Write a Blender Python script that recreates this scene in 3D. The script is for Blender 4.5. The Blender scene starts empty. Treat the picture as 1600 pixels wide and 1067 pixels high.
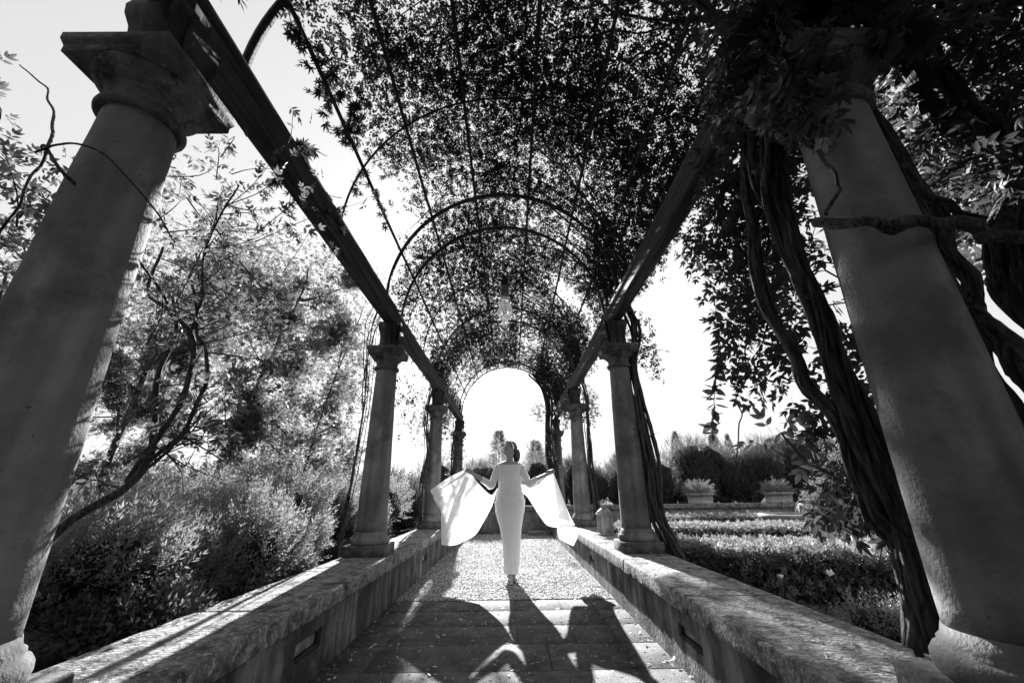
import bpy, bmesh, math, random
import numpy as np
from mathutils import Vector, Matrix, noise as mnoise

# ------------------------------------------------------------------ camera, sky, sun, exposure
scene = bpy.context.scene
col = scene.collection
R = math.radians
rng = np.random.default_rng(7)
random.seed(7)

cam_d = bpy.data.cameras.new('camera')
cam_d.sensor_width = 36.0
cam_d.lens = 639.2 / 1600.0 * 36.0
cam_d.clip_start = 0.02
cam_d.clip_end = 3000.0
cam = bpy.data.objects.new('camera', cam_d)
col.objects.link(cam)
cam.matrix_world = (Matrix.Translation((0.082, 0.0, 1.08)) @ Matrix.Rotation(R(-0.379), 4, 'Z')
                    @ Matrix.Rotation(R(90 + 20.39), 4, 'X') @ Matrix.Rotation(R(-0.73), 4, 'Z'))
scene.camera = cam

SUN_EL, SUN_AZ = 25.2, -5.6          # degrees; azimuth from +Y, negative = to the left
world = bpy.data.worlds.new('World')
scene.world = world
world.use_nodes = True
wn = world.node_tree
wn.nodes.clear()
w_out = wn.nodes.new('ShaderNodeOutputWorld')
w_bg = wn.nodes.new('ShaderNodeBackground')
w_bw = wn.nodes.new('ShaderNodeRGBToBW')       # the photograph is black and white
w_sky = wn.nodes.new('ShaderNodeTexSky')
w_sky.sky_type = 'NISHITA'
w_sky.sun_disc = False
w_sky.sun_elevation = R(SUN_EL)
w_sky.sun_rotation = R(SUN_AZ)
w_sky.air_density = 1.6
w_sky.dust_density = 3.0
w_sky.ozone_density = 1.0
w_bg.inputs['Strength'].default_value = 0.15
w_pow = wn.nodes.new('ShaderNodeMath')         # thin bright haze evens the whole sky out
w_pow.operation = 'POWER'
w_pow.inputs[1].default_value = 0.25
wn.links.new(w_sky.outputs['Color'], w_bw.inputs['Color'])
wn.links.new(w_bw.outputs['Val'], w_pow.inputs[0])
wn.links.new(w_pow.outputs['Value'], w_bg.inputs['Color'])
wn.links.new(w_bg.outputs['Background'], w_out.inputs['Surface'])

sun_d = bpy.data.lights.new('sun', 'SUN')
sun_d.energy = 5.0
sun_d.angle = R(0.53)
sun_d.color = (1.0, 0.995, 0.985)
sun = bpy.data.objects.new('sun', sun_d)
col.objects.link(sun)
to_sun = Vector((math.sin(R(SUN_AZ)) * math.cos(R(SUN_EL)), math.cos(R(SUN_AZ)) * math.cos(R(SUN_EL)), math.sin(R(SUN_EL))))
sun.rotation_euler = (-to_sun).to_track_quat('-Z', 'Y').to_euler()
sun.location = (-3, 40, 14)

vs = scene.view_settings
vs.view_transform = 'Standard'
vs.look = 'None'
vs.gamma = 1.0
vs.use_curve_mapping = False
vs.exposure = 2.0
scene.cycles.use_denoising = True
scene.cycles.max_bounces = 6
scene.cycles.diffuse_bounces = 3
scene.cycles.glossy_bounces = 2
scene.cycles.transmission_bounces = 5
scene.cycles.transparent_max_bounces = 8

# ------------------------------------------------------------------ materials (all grey: black-and-white photograph)
def nodes_of(name):
    m = bpy.data.materials.new(name)
    m.use_nodes = True
    nt = m.node_tree
    nt.nodes.clear()
    return m, nt, nt.nodes, nt.links

def g(v):
    return (v, v, v, 1.0)

def stone(name, dark, light, scale=6.0, rough=0.85, bump=0.25, speck=None, streak=None, bscale=40.0, spread=(0.35, 0.65), spec=0.3):
    """mottled mineral surface: two greys mixed by noise, optional lichen specks and vertical streaks"""
    m, nt, n, l = nodes_of(name)
    out = n.new('ShaderNodeOutputMaterial'); b = n.new('ShaderNodeBsdfPrincipled')
    tc = n.new('ShaderNodeTexCoord')
    nz = n.new('ShaderNodeTexNoise'); nz.inputs['Scale'].default_value = scale; nz.inputs['Detail'].default_value = 8; nz.inputs['Roughness'].default_value = 0.62
    l.new(tc.outputs['Object'], nz.inputs['Vector'])
    cr = n.new('ShaderNodeValToRGB')
    cr.color_ramp.elements[0].position = spread[0]; cr.color_ramp.elements[0].color = g(dark)
    cr.color_ramp.elements[1].position = spread[1]; cr.color_ramp.elements[1].color = g(light)
    l.new(nz.outputs['Fac'], cr.inputs['Fac'])
    last = cr.outputs['Color']
    if streak:
        mp = n.new('ShaderNodeMapping'); mp.inputs['Scale'].default_value = (5.0, 5.0, 0.7)
        l.new(tc.outputs['Object'], mp.inputs['Vector'])
        n2 = n.new('ShaderNodeTexNoise'); n2.inputs['Scale'].default_value = streak[2] if len(streak) > 2 else 1.6; n2.inputs['Detail'].default_value = 6
        n2.inputs['Distortion'].default_value = 0.6
        l.new(mp.outputs['Vector'], n2.inputs['Vector'])
        c2 = n.new('ShaderNodeValToRGB'); c2.color_ramp.elements[0].position = 0.42; c2.color_ramp.elements[0].color = g(streak[0])
        c2.color_ramp.elements[1].position = 0.62; c2.color_ramp.elements[1].color = g(1.0)
        l.new(n2.outputs['Fac'], c2.inputs['Fac'])
        mx = n.new('ShaderNodeMixRGB'); mx.blend_type = 'MULTIPLY'; mx.inputs['Fac'].default_value = streak[1]
        l.new(last, mx.inputs['Color1']); l.new(c2.outputs['Color'], mx.inputs['Color2'])
        last = mx.outputs['Color']
    if speck:
        for k, (val, sc, lo, hi) in enumerate(speck):
            n3 = n.new('ShaderNodeTexNoise'); n3.inputs['Scale'].default_value = sc; n3.inputs['Detail'].default_value = 5; n3.inputs['Roughness'].default_value = 0.7
            ad = n.new('ShaderNodeVectorMath'); ad.operation = 'ADD'; ad.inputs[1].default_value = (3.1 * k + 1.7, 9.2 * k, 4.4)
            l.new(tc.outputs['Object'], ad.inputs[0]); l.new(ad.outputs['Vector'], n3.inputs['Vector'])
            c3 = n.new('ShaderNodeValToRGB'); c3.color_ramp.elements[0].position = lo; c3.color_ramp.elements[0].color = g(0)
            c3.color_ramp.elements[1].position = hi; c3.color_ramp.elements[1].color = g(1)
            l.new(n3.outputs['Fac'], c3.inputs['Fac'])
            mx = n.new('ShaderNodeMixRGB'); mx.inputs['Color2'].default_value = g(val)
            l.new(c3.outputs['Color'], mx.inputs['Fac']); l.new(last, mx.inputs['Color1'])
            last = mx.outputs['Color']
    l.new(last, b.inputs['Base Color'])
    b.inputs['Roughness'].default_value = rough
    b.inputs['Specular IOR Level'].default_value = spec
    n4 = n.new('ShaderNodeTexNoise'); n4.inputs['Scale'].default_value = bscale; n4.inputs['Detail'].default_value = 6
    l.new(tc.outputs['Object'], n4.inputs['Vector'])
    bp = n.new('ShaderNodeBump'); bp.inputs['Strength'].default_value = bump; bp.inputs['Distance'].default_value = 0.02
    l.new(n4.outputs['Fac'], bp.inputs['Height']); l.new(bp.outputs['Normal'], b.inputs['Normal'])
    l.new(b.outputs['BSDF'], out.inputs['Surface'])
    return m

def wood(name, dark, light, axis=(14.0, 0.6, 14.0), bump=0.4):
    m, nt, n, l = nodes_of(name)
    out = n.new('ShaderNodeOutputMaterial'); b = n.new('ShaderNodeBsdfPrincipled')
    tc = n.new('ShaderNodeTexCoord'); mp = n.new('ShaderNodeMapping'); mp.inputs['Scale'].default_value = axis
    l.new(tc.outputs['Object'], mp.inputs['Vector'])
    nz = n.new('ShaderNodeTexNoise'); nz.inputs['Scale'].default_value = 2.2; nz.inputs['Detail'].default_value = 9; nz.inputs['Distortion'].default_value = 0.4
    l.new(mp.outputs['Vector'], nz.inputs['Vector'])
    cr = n.new('ShaderNodeValToRGB'); cr.color_ramp.elements[0].position = 0.36; cr.color_ramp.elements[0].color = g(dark)
    cr.color_ramp.elements[1].position = 0.68; cr.color_ramp.elements[1].color = g(light)
    l.new(nz.outputs['Fac'], cr.inputs['Fac']); l.new(cr.outputs['Color'], b.inputs['Base Color'])
    b.inputs['Roughness'].default_value = 0.8; b.inputs['Specular IOR Level'].default_value = 0.25
    bp = n.new('ShaderNodeBump'); bp.inputs['Strength'].default_value = bump; bp.inputs['Distance'].default_value = 0.012
    l.new(nz.outputs['Fac'], bp.inputs['Height']); l.new(bp.outputs['Normal'], b.inputs['Normal'])
    l.new(b.outputs['BSDF'], out.inputs['Surface'])
    return m

def leaf(name, lo, hi, trans=0.12, gloss=0.06, rough=0.38):
    """leaf blade: diffuse front, light passing through, a little sheen; tone varies from leaf to leaf"""
    m, nt, n, l = nodes_of(name)
    out = n.new('ShaderNodeOutputMaterial')
    geo = n.new('ShaderNodeNewGeometry')
    cr = n.new('ShaderNodeValToRGB'); cr.color_ramp.elements[0].color = g(lo); cr.color_ramp.elements[1].color = g(hi)
    l.new(geo.outputs['Random Per Island'], cr.inputs['Fac'])
    d = n.new('ShaderNodeBsdfDiffuse'); l.new(cr.outputs['Color'], d.inputs['Color'])
    t = n.new('ShaderNodeBsdfTranslucent'); t.inputs['Color'].default_value = g(trans)
    a = n.new('ShaderNodeAddShader'); l.new(d.outputs['BSDF'], a.inputs[0]); l.new(t.outputs['BSDF'], a.inputs[1])
    gl = n.new('ShaderNodeBsdfGlossy'); gl.inputs['Roughness'].default_value = rough; gl.inputs['Color'].default_value = g(0.8)
    mx = n.new('ShaderNodeMixShader'); mx.inputs['Fac'].default_value = gloss
    l.new(a.outputs['Shader'], mx.inputs[1]); l.new(gl.outputs['BSDF'], mx.inputs[2])
    l.new(mx.outputs['Shader'], out.inputs['Surface'])
    return m

def plain(name, v, rough=0.5, metal=0.0, spec=0.5, bump=0.0, bscale=60.0, sheen=0.0):
    m, nt, n, l = nodes_of(name)
    out = n.new('ShaderNodeOutputMaterial'); b = n.new('ShaderNodeBsdfPrincipled')
    tc = n.new('ShaderNodeTexCoord')
    nz = n.new('ShaderNodeTexNoise'); nz.inputs['Scale'].default_value = bscale; nz.inputs['Detail'].default_value = 4
    l.new(tc.outputs['Object'], nz.inputs['Vector'])
    cr = n.new('ShaderNodeValToRGB'); cr.color_ramp.elements[0].position = 0.3; cr.color_ramp.elements[0].color = g(v * 0.85)
    cr.color_ramp.elements[1].position = 0.7; cr.color_ramp.elements[1].color = g(min(1, v * 1.12))
    l.new(nz.outputs['Fac'], cr.inputs['Fac']); l.new(cr.outputs['Color'], b.inputs['Base Color'])
    b.inputs['Roughness'].default_value = rough; b.inputs['Metallic'].default_value = metal
    b.inputs['Specular IOR Level'].default_value = spec
    if bump:
        bp = n.new('ShaderNodeBump'); bp.inputs['Strength'].default_value = bump; bp.inputs['Distance'].default_value = 0.01
        l.new(nz.outputs['Fac'], bp.inputs['Height']); l.new(bp.outputs['Normal'], b.inputs['Normal'])
    l.new(b.outputs['BSDF'], out.inputs['Surface'])
    return m

def cloth(name, v, trans, thru):
    m, nt, n, l = nodes_of(name)
    out = n.new('ShaderNodeOutputMaterial')
    tc = n.new('ShaderNodeTexCoord'); nz = n.new('ShaderNodeTexNoise'); nz.inputs['Scale'].default_value = 14; nz.inputs['Detail'].default_value = 3
    l.new(tc.outputs['Object'], nz.inputs['Vector'])
    bp = n.new('ShaderNodeBump'); bp.inputs['Strength'].default_value = 0.12; bp.inputs['Distance'].default_value = 0.02
    l.new(nz.outputs['Fac'], bp.inputs['Height'])
    d = n.new('ShaderNodeBsdfDiffuse'); d.inputs['Color'].default_value = g(v)
    t = n.new('ShaderNodeBsdfTranslucent'); t.inputs['Color'].default_value = g(trans)
    l.new(bp.outputs['Normal'], d.inputs['Normal'])
    mx = n.new('ShaderNodeMixShader'); mx.inputs['Fac'].default_value = thru
    l.new(d.outputs['BSDF'], mx.inputs[1]); l.new(t.outputs['BSDF'], mx.inputs[2])
    l.new(mx.outputs['Shader'], out.inputs['Surface'])
    return m

def glass(name, v=0.95, rough=0.12, fog=0.25):
    m, nt, n, l = nodes_of(name)
    out = n.new('ShaderNodeOutputMaterial')
    b = n.new('ShaderNodeBsdfGlass'); b.inputs['Color'].default_value = g(v); b.inputs['Roughness'].default_value = rough; b.inputs['IOR'].default_value = 1.25
    t = n.new('ShaderNodeBsdfTranslucent'); t.inputs['Color'].default_value = g(0.9)
    mx = n.new('ShaderNodeMixShader'); mx.inputs['Fac'].default_value = fog
    l.new(b.outputs['BSDF'], mx.inputs[1]); l.new(t.outputs['BSDF'], mx.inputs[2])
    l.new(mx.outputs['Shader'], out.inputs['Surface'])
    return m

M = {
    'plaster': stone('column_plaster', 0.16, 0.32, 2.6, 0.9, 0.28, speck=[(0.09, 3.2, 0.54, 0.76), (0.08, 42.0, 0.64, 0.70)], streak=(0.45, 0.65, 1.2), bscale=75),
    'capital': stone('capital_stone', 0.05, 0.18, 7.0, 0.9, 0.5, speck=[(0.035, 9.0, 0.52, 0.64), (0.22, 26.0, 0.6, 0.68)], bscale=60),
    'wall': stone('wall_plaster', 0.07, 0.30, 3.0, 0.92, 0.5, streak=(0.22, 0.85, 1.5), speck=[(0.05, 2.2, 0.55, 0.68)], bscale=45),
    'coping': stone('coping_stone', 0.055, 0.32, 16.0, 0.9, 0.9, speck=[(0.46, 34.0, 0.55, 0.62), (0.04, 5.5, 0.54, 0.66), (0.5, 70.0, 0.62, 0.66)], bscale=50),
    'slab': stone('paving_slab', 0.06, 0.16, 6.0, 0.85, 0.8, speck=[(0.28, 60.0, 0.60, 0.68), (0.05, 3.0, 0.48, 0.68), (0.04, 22.0, 0.58, 0.66)], bscale=90, spec=0.4),
    'gravel': stone('gravel_bed', 0.10, 0.40, 130.0, 0.95, 1.0, bscale=150),
    'pebble': None,
    'soil': stone('garden_soil', 0.02, 0.06, 9.0, 0.95, 1.0, bscale=30),
    'grass': stone('far_ground', 0.03, 0.07, 2.0, 0.95, 0.6, bscale=12),
    'beam': wood('beam_timber', 0.02, 0.09),
    'block': wood('bolster_timber', 0.02, 0.07, (10, 10, 1.5)),
    'bracket': stone('bracket_stone', 0.14, 0.34, 14.0, 0.9, 0.6),
    'iron': plain('wrought_iron', 0.035, 0.6, 0.2, 0.3, 0.3, 50),
    'bark': wood('vine_bark', 0.014, 0.10, (34, 34, 3.0), 1.0),
    'twig': plain('twig_bark', 0.05, 0.9, 0, 0.1),
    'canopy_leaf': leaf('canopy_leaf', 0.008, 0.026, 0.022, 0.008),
    'rose_leaf': leaf('rose_leaf', 0.02, 0.06, 0.08, 0.03),
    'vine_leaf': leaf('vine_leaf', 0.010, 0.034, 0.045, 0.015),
    'tree_leaf': leaf('tree_leaf', 0.02, 0.08, 0.11, 0.05),
    'rosemary': leaf('rosemary_leaf', 0.03, 0.11, 0.15, 0.06),
    'low_leaf': leaf('undergrowth_leaf', 0.03, 0.10, 0.10, 0.05),
    'box_leaf': leaf('box_leaf', 0.04, 0.14, 0.12, 0.05),
    'hedge_leaf': leaf('hedge_leaf', 0.025, 0.085, 0.05, 0.05),
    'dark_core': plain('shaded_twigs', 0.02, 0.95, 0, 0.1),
    'litter': leaf('fallen_leaf', 0.10, 0.55, 0.1, 0.05),
    'petal': leaf('petal', 0.7, 0.85, 0.3, 0.0),
    'skin': plain('skin', 0.42, 0.45, 0, 0.4, 0, 30),
    'hair': plain('dark_hair', 0.025, 0.35, 0, 0.5, 0.5, 90),
    'dress': cloth('dress_jersey', 0.95, 0.8, 0.06),
    'cape': cloth('cape_satin', 0.9, 0.85, 0.27),
    'band': plain('headband_satin', 0.8, 0.4),
    'eye': plain('eye_dark', 0.02, 0.2), 'lip': plain('lips', 0.13, 0.35), 'pearl': plain('pearl', 0.85, 0.15),
    'sandal': plain('sandal_leather', 0.06, 0.35),
    'lantern': plain('lantern_paint', 0.22, 0.45, 0.2, 0.5, 0.1, 40),
    'pane': glass('lantern_glass', 0.95, 0.05, 0.6),
    'lampglass': glass('cut_glass', 0.95, 0.25, 0.85),
    'candle': plain('candle_wax', 0.8, 0.5),
    'terracotta': stone('terracotta', 0.30, 0.48, 12.0, 0.85, 0.3),
    'parapet': stone('parapet_plaster', 0.20, 0.42, 4.0, 0.9, 0.35, streak=(0.45, 0.7, 1.2)),
    'pale': stone('pale_stone', 0.22, 0.38, 8.0, 0.85, 0.3),
}
M['pebble'] = leaf('pebble', 0.10, 0.72, 0.0, 0.03, 0.5)

# ------------------------------------------------------------------ helpers
def origin_of(o):
    v = Vector((0, 0, 0))
    while o is not None:
        v += Vector(o.location); o = o.parent
    return v

def mesh_np(name, V, F, smooth=False):
    """mesh from numpy vertices and faces; F is an (n,3)/(n,4) array or a list of such arrays"""
    V = np.asarray(V, dtype=np.float32).reshape(-1, 3)
    Fs = F if isinstance(F, list) else [F]
    Fs = [np.asarray(f, dtype=np.int32) for f in Fs if len(f)]
    me = bpy.data.meshes.new(name)
    me.vertices.add(len(V)); me.vertices.foreach_set('co', V.ravel())
    nl = sum(f.size for f in Fs); npoly = sum(len(f) for f in Fs)
    me.loops.add(nl); me.loops.foreach_set('vertex_index', np.concatenate([f.ravel() for f in Fs]))
    me.polygons.add(npoly)
    tot = np.concatenate([np.full(len(f), f.shape[1], np.int32) for f in Fs])
    st = np.concatenate([[0], np.cumsum(tot)[:-1]]).astype(np.int32)
    me.polygons.foreach_set('loop_start', st)
    me.polygons.foreach_set('loop_total', tot)
    if smooth:
        me.polygons.foreach_set('use_smooth', np.ones(npoly, dtype=bool))
    me.update(calc_edges=True)
    return me

def obj(name, V, F, m, parent=None, smooth=False, loc=None, stuff=False):
    """one mesh object; V in world coordinates unless loc is given (then V is local to loc)"""
    V = np.asarray(V, dtype=np.float64).reshape(-1, 3)
    base = origin_of(parent)
    if loc is None:
        V = V - np.array(base)
    o = bpy.data.objects.new(name, mesh_np(name, V, F, smooth))
    o.data.materials.append(M[m] if isinstance(m, str) else m)
    col.objects.link(o)
    if parent is not None: o.parent = parent
    if loc is not None: o.location = Vector(loc) - base
    if stuff: o['kind'] = 'stuff'
    return o

def link_mesh(name, me, parent, loc, rot=None, scale=None):
    o = bpy.data.objects.new(name, me); col.objects.link(o)
    base = origin_of(parent)
    if parent is not None: o.parent = parent
    o.location = Vector(loc) - base
    if rot is not None: o.rotation_euler = rot
    if scale is not None: o.scale = scale
    return o

def tag(o, label=None, cat=None, group=None, kind=None):
    if label: o['label'] = label
    if cat: o['category'] = cat
    if group: o['group'] = group
    if kind: o['kind'] = kind
    return o

def thing(name, label, cat, loc=(0, 0, 0), group=None):
    o = bpy.data.objects.new(name, None); col.objects.link(o)
    o.location = loc; o.empty_display_size = 0.1
    return tag(o, label, cat, group, 'thing')

class MB:
    """collects shapes into one vertex / face list"""
    def __init__(s): s.V = []; s.T = []; s.Q = []; s.n = 0
    def add(s, V, F):
        V = np.asarray(V, float).reshape(-1, 3); Fs = F if isinstance(F, list) else [F]
        for f in Fs:
            f = np.asarray(f, int)
            if len(f) == 0: continue
            (s.T if f.shape[1] == 3 else s.Q).append(f + s.n)
        s.V.append(V); s.n += len(V); return s
    def faces(s):
        out = []
        if s.T: out.append(np.concatenate(s.T))
        if s.Q: out.append(np.concatenate(s.Q))
        return out
    def build(s, name, m, parent=None, smooth=False, loc=None, stuff=False):
        return obj(name, np.concatenate(s.V), s.faces(), m, parent, smooth, loc, stuff)

def bev_box(x0, x1, y0, y1, z0, z1, b=0.008):
    """box with chamfered edges: 24 vertices"""
    bm = bmesh.new()
    bmesh.ops.create_cube(bm, size=1.0)
    for v in bm.verts:
        v.co = Vector(((x0 + x1) / 2 + v.co.x * (x1 - x0), (y0 + y1) / 2 + v.co.y * (y1 - y0), (z0 + z1) / 2 + v.co.z * (z1 - z0)))
    if b > 0: bmesh.ops.bevel(bm, geom=list(bm.edges), offset=b, segments=1, affect='EDGES', profile=0.5)
    bm.verts.ensure_lookup_table()
    V = np.array([v.co[:] for v in bm.verts])
    T, Q = [], []
    for f in bm.faces:
        i = [v.index for v in f.verts]
        if len(i) == 3: T.append(i)
        elif len(i) == 4: Q.append(i)
        else:
            for k in range(1, len(i) - 1): T.append([i[0], i[k], i[k + 1]])
    bm.free()
    return V, [np.array(f) for f in (T, Q) if f]

def lathe(profile, n=32, cx=0, cy=0, caps=True):
    """profile: list of (r, z) bottom to top"""
    a = np.linspace(0, 2 * np.pi, n, endpoint=False)
    V = np.concatenate([np.stack([cx + r * np.cos(a), cy + r * np.sin(a), np.full(n, z)], 1) for r, z in profile])
    Q = []
    for k in range(len(profile) - 1):
        i = np.arange(n); j = (i + 1) % n
        Q.append(np.stack([k * n + i, k * n + j, (k + 1) * n + j, (k + 1) * n + i], 1))
    F = [np.concatenate(Q)]
    if caps:
        b0 = len(V); V = np.concatenate([V, [[cx, cy, profile[0][1]], [cx, cy, profile[-1][1]]]])
        i = np.arange(n); j = (i + 1) % n; top = (len(profile) - 1) * n
        F.append(np.concatenate([np.stack([np.full(n, b0), j, i], 1), np.stack([np.full(n, b0 + 1), top + i, top + j], 1)]))
    return V, F

def smooth_path(pts, n):
    """Catmull-Rom through pts (m,k) sampled at n points"""
    P = np.asarray(pts, float)
    if len(P) == 2:
        t = np.linspace(0, 1, n)[:, None]; return P[0] * (1 - t) + P[1] * t
    E = np.concatenate([[2 * P[0] - P[1]], P, [2 * P[-1] - P[-2]]])
    u = np.linspace(0, len(P) - 1 - 1e-6, n); k = u.astype(int); t = (u - k)[:, None]
    a, b, c, d = E[k], E[k + 1], E[k + 2], E[k + 3]
    return 0.5 * ((2 * b) + (-a + c) * t + (2 * a - 5 * b + 4 * c - d) * t * t + (-a + 3 * b - 3 * c + d) * t ** 3)

def tube(P, rad, n=6, rough=0.0):
    """tube along points P with radius per point"""
    P = np.asarray(P, float); m = len(P); rad = np.broadcast_to(np.asarray(rad, float), (m,))
    T = np.gradient(P, axis=0); T /= np.linalg.norm(T, axis=1)[:, None] + 1e-9
    up = np.array([0, 0, 1.0]) if abs(T[0, 2]) < 0.9 else np.array([1.0, 0, 0])
    N = np.zeros_like(P); N[0] = np.cross(T[0], up); N[0] /= np.linalg.norm(N[0])
    for i in range(1, m):
        v = N[i - 1] - T[i] * np.dot(N[i - 1], T[i]); N[i] = v / (np.linalg.norm(v) + 1e-9)
    B = np.cross(T, N)
    a = np.linspace(0, 2 * np.pi, n, endpoint=False)
    rr = rad[:, None] * (1 + rough * rng.uniform(-1, 1, (m, n))) if rough else np.repeat(rad[:, None], n, 1)
    V = P[:, None, :] + rr[:, :, None] * (np.cos(a)[None, :, None] * N[:, None, :] + np.sin(a)[None, :, None] * B[:, None, :])
    i = np.arange(n); j = (i + 1) % n
    Q = np.concatenate([np.stack([k * n + i, k * n + j, (k + 1) * n + j, (k + 1) * n + i], 1) for k in range(m - 1)])
    V = np.concatenate([V.reshape(-1, 3), [P[0], P[-1]]]); b0 = m * n
    C = np.concatenate([np.stack([np.full(n, b0), j, i], 1), np.stack([np.full(n, b0 + 1), (m - 1) * n + i, (m - 1) * n + j], 1)])
    return V, [C, Q]

def tri_of(F):
    out = []
    for f in F:
        f = np.asarray(f)
        if f.shape[1] == 3: out.append(f)
        else: out += [f[:, [0, 1, 2]], f[:, [0, 2, 3]]]
    return np.concatenate(out)

_ph = rng.uniform(0, 6.28, (24, 1)); _dr = rng.normal(0, 1, (24, 3)); _dr /= np.linalg.norm(_dr, axis=1)[:, None]
_fr = np.repeat([1.0, 2.0, 4.0], 8)[:, None]
def nz3(P, s=1.0, off=0.0):
    """smooth pseudo-noise in about -1..1 at points P (n,3)"""
    P = np.asarray(P, float) * s + off
    v = np.sin((P @ _dr.T) * _fr.T * 2.2 + _ph.T) / _fr.T
    return v.sum(1) / 5.0

def unit(v): return v / (np.linalg.norm(v, axis=-1, keepdims=True) + 1e-9)

# leaf templates: x = along the leaf, y = across, z = normal; unit length
def blade(x0, y0, ang, L, W, droop=0.0, mid=0.45, fold=0.12):
    c, s = math.cos(ang), math.sin(ang)
    pts = [(0, 0, 0), (L * mid, W / 2, -fold * W), (L, 0, -droop * L), (L * mid, -W / 2, -fold * W)]
    V = [(x0 + c * x - s * y, y0 + s * x + c * y, z) for x, y, z in pts]
    return V, [(0, 1, 2), (0, 2, 3)]

def blade6(x0, y0, ang, L, W, droop=0.15, fold=0.15):
    c, s = math.cos(ang), math.sin(ang)
    pts = [(0, 0, 0), (L * .3, W * .46, -fold * W), (L * .62, W * .40, -fold * W - droop * L * .35), (L, 0, -droop * L), (L * .62, -W * .40, -fold * W - droop * L * .35), (L * .3, -W * .46, -fold * W), (L * .5, 0, -droop * L * .2)]
    V = [(x0 + c * x - s * y, y0 + s * x + c * y, z) for x, y, z in pts]
    return V, [(0, 6, 1), (1, 6, 2), (2, 6, 3), (3, 6, 4), (4, 6, 5), (5, 6, 0)]

def template(blades):
    V, F = [], []
    for v, f in blades:
        b = len(V); V += v; F += [tuple(i + b for i in t) for t in f]
    return np.array(V, float), np.array(F, int)

def rachis(L, w=0.012):
    return [(0, w, 0), (0, -w, 0), (L, 0, 0)], [(0, 1, 2)]

ROSE5 = template([blade(.10, 0, 1.05, .44, .20, .1), blade(.10, 0, -1.05, .44, .20, .1),
                  blade(.40, 0, .75, .46, .20, .1), blade(.40, 0, -.75, .46, .20, .1), blade(.45, 0, 0, .52, .21, .15)])
ROSE5N = template([rachis(0.6, .008), blade6(.25, 0, 1.0, .40, .17), blade6(.25, 0, -1.0, .40, .17),
                   blade6(.5, 0, .7, .44, .18), blade6(.5, 0, -.7, .44, .18), blade6(.55, 0, 0, .5, .19)])
PALM5 = template([rachis(0.3, .01)] + [blade6(.26, 0, a, Lf, .17, .22) for a, Lf in ((1.5, .5), (.75, .66), (0, .74), (-.75, .66), (-1.5, .5))])
TRIO = template([blade(.0, 0, .9, .7, .24, .1), blade(0, 0, -.9, .7, .24, .1), blade(.0, 0, 0, .9, .26, .15)])
ONE = template([blade(0, 0, 0, 1.0, .42, .15)])
ONEN = template([blade6(0, 0, 0, 1.0, .5, .2)])
def blade3(x0, roll, ang, L, W, droop=0.0):
    v, f = blade(0, 0, ang, L, W, droop); c, s_ = math.cos(roll), math.sin(roll)
    return [(x0 + x, y * c - z * s_, y * s_ + z * c) for x, y, z in v], f
SPRIG = template([blade3(.06 + k * .07, k * 2.4, .95 - .035 * k, .25 - .006 * k, .050) for k in range(13)] + [blade(.92, 0, 0, .22, .05)])
SPRIG_FLAT = template([b for k in range(6) for b in (blade(.1 + k * .14, 0, 1.0 - .08 * k, .26, .05, -.3 + .1 * k), blade(.1 + k * .14, 0, -1.0 + .08 * k, .26, .05, .2 - .1 * k))] + [blade(.85, 0, 0, .25, .05)])
SPRAY = template([blade3(.05 + k * .17, k * 2.1, .8, .36 - .02 * k, .14, .1) for k in range(6)] + [blade(.9, 0, 0, .36, .12)])

def leaves(P, D, L, tpl, up=None, jit=0.6):
    """copy a template to points P, pointing along D (n,3), length L; normals near up with jitter -> (V, F)"""
    P = np.asarray(P, float); n = len(P); D = unit(np.asarray(D, float))
    U = np.tile([0, 0, 1.0], (n, 1)) if up is None else np.asarray(up, float)
    U = unit(U) + rng.normal(0, jit, (n, 3))
    Yv = unit(np.cross(U, D)); Zv = np.cross(D, Yv)
    L = np.broadcast_to(np.asarray(L, float), (n,))
    tv, tf = tpl
    V = P[:, None, :] + L[:, None, None] * (tv[None, :, 0:1] * D[:, None, :] + tv[None, :, 1:2] * Yv[:, None, :] + tv[None, :, 2:3] * Zv[:, None, :])
    F = tf[None] + (np.arange(n) * len(tv))[:, None, None]
    return V.reshape(-1, 3), F.reshape(-1, 3)

def rdir(n, zb=0.0):
    v = rng.normal(0, 1, (n, 3)); v[:, 2] += zb
    return unit(v)

# ------------------------------------------------------------------ dimensions
XC, HP = 1.463, 0.2167                       # column axis, half plinth
YC = [1.306, 4.946, 8.584, 12.45, -2.33]
ZCOP, ZCB = 0.4815, 0.371                    # coping top / underside
XCI, XW, XCO = 1.138, 1.194, 1.70            # coping inner edge, wall face, coping outer edge
ZPL, ZAB = 0.588, 2.813                      # plinth top, abacus top
ZB0, ZB1 = 3.165, 3.400                      # beam
XB0, XB1 = 1.391, 1.533
ARX, ARZ = 1.43, 1.53                        # arch radii
YEND = 12.95

# ------------------------------------------------------------------ ground
def grid_sheet(x0, x1, y0, y1, z, nx, ny, amp=0.0, s=1.0):
    xs = np.linspace(x0, x1, nx); ys = np.linspace(y0, y1, ny)
    X, Y = np.meshgrid(xs, ys); V = np.stack([X.ravel(), Y.ravel(), np.full(X.size, z)], 1)
    if amp: V[:, 2] += amp * nz3(V, s)
    i = np.arange(nx * ny).reshape(ny, nx)
    Q = np.stack([i[:-1, :-1].ravel(), i[:-1, 1:].ravel(), i[1:, 1:].ravel(), i[1:, :-1].ravel()], 1)
    return V, Q
tag(obj('ground', *grid_sheet(-900, 900, -300, 1500, -0.06, 40, 40), 'grass'), kind='structure')
V, Q = grid_sheet(-9.5, -1.66, -3, 14, 0.22, 60, 80, 0.05, 1.3)
tag(obj('planting_bed', V, Q, 'soil', smooth=True), 'dark soil of the planting bed left of the walkway', kind='structure')
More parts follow.
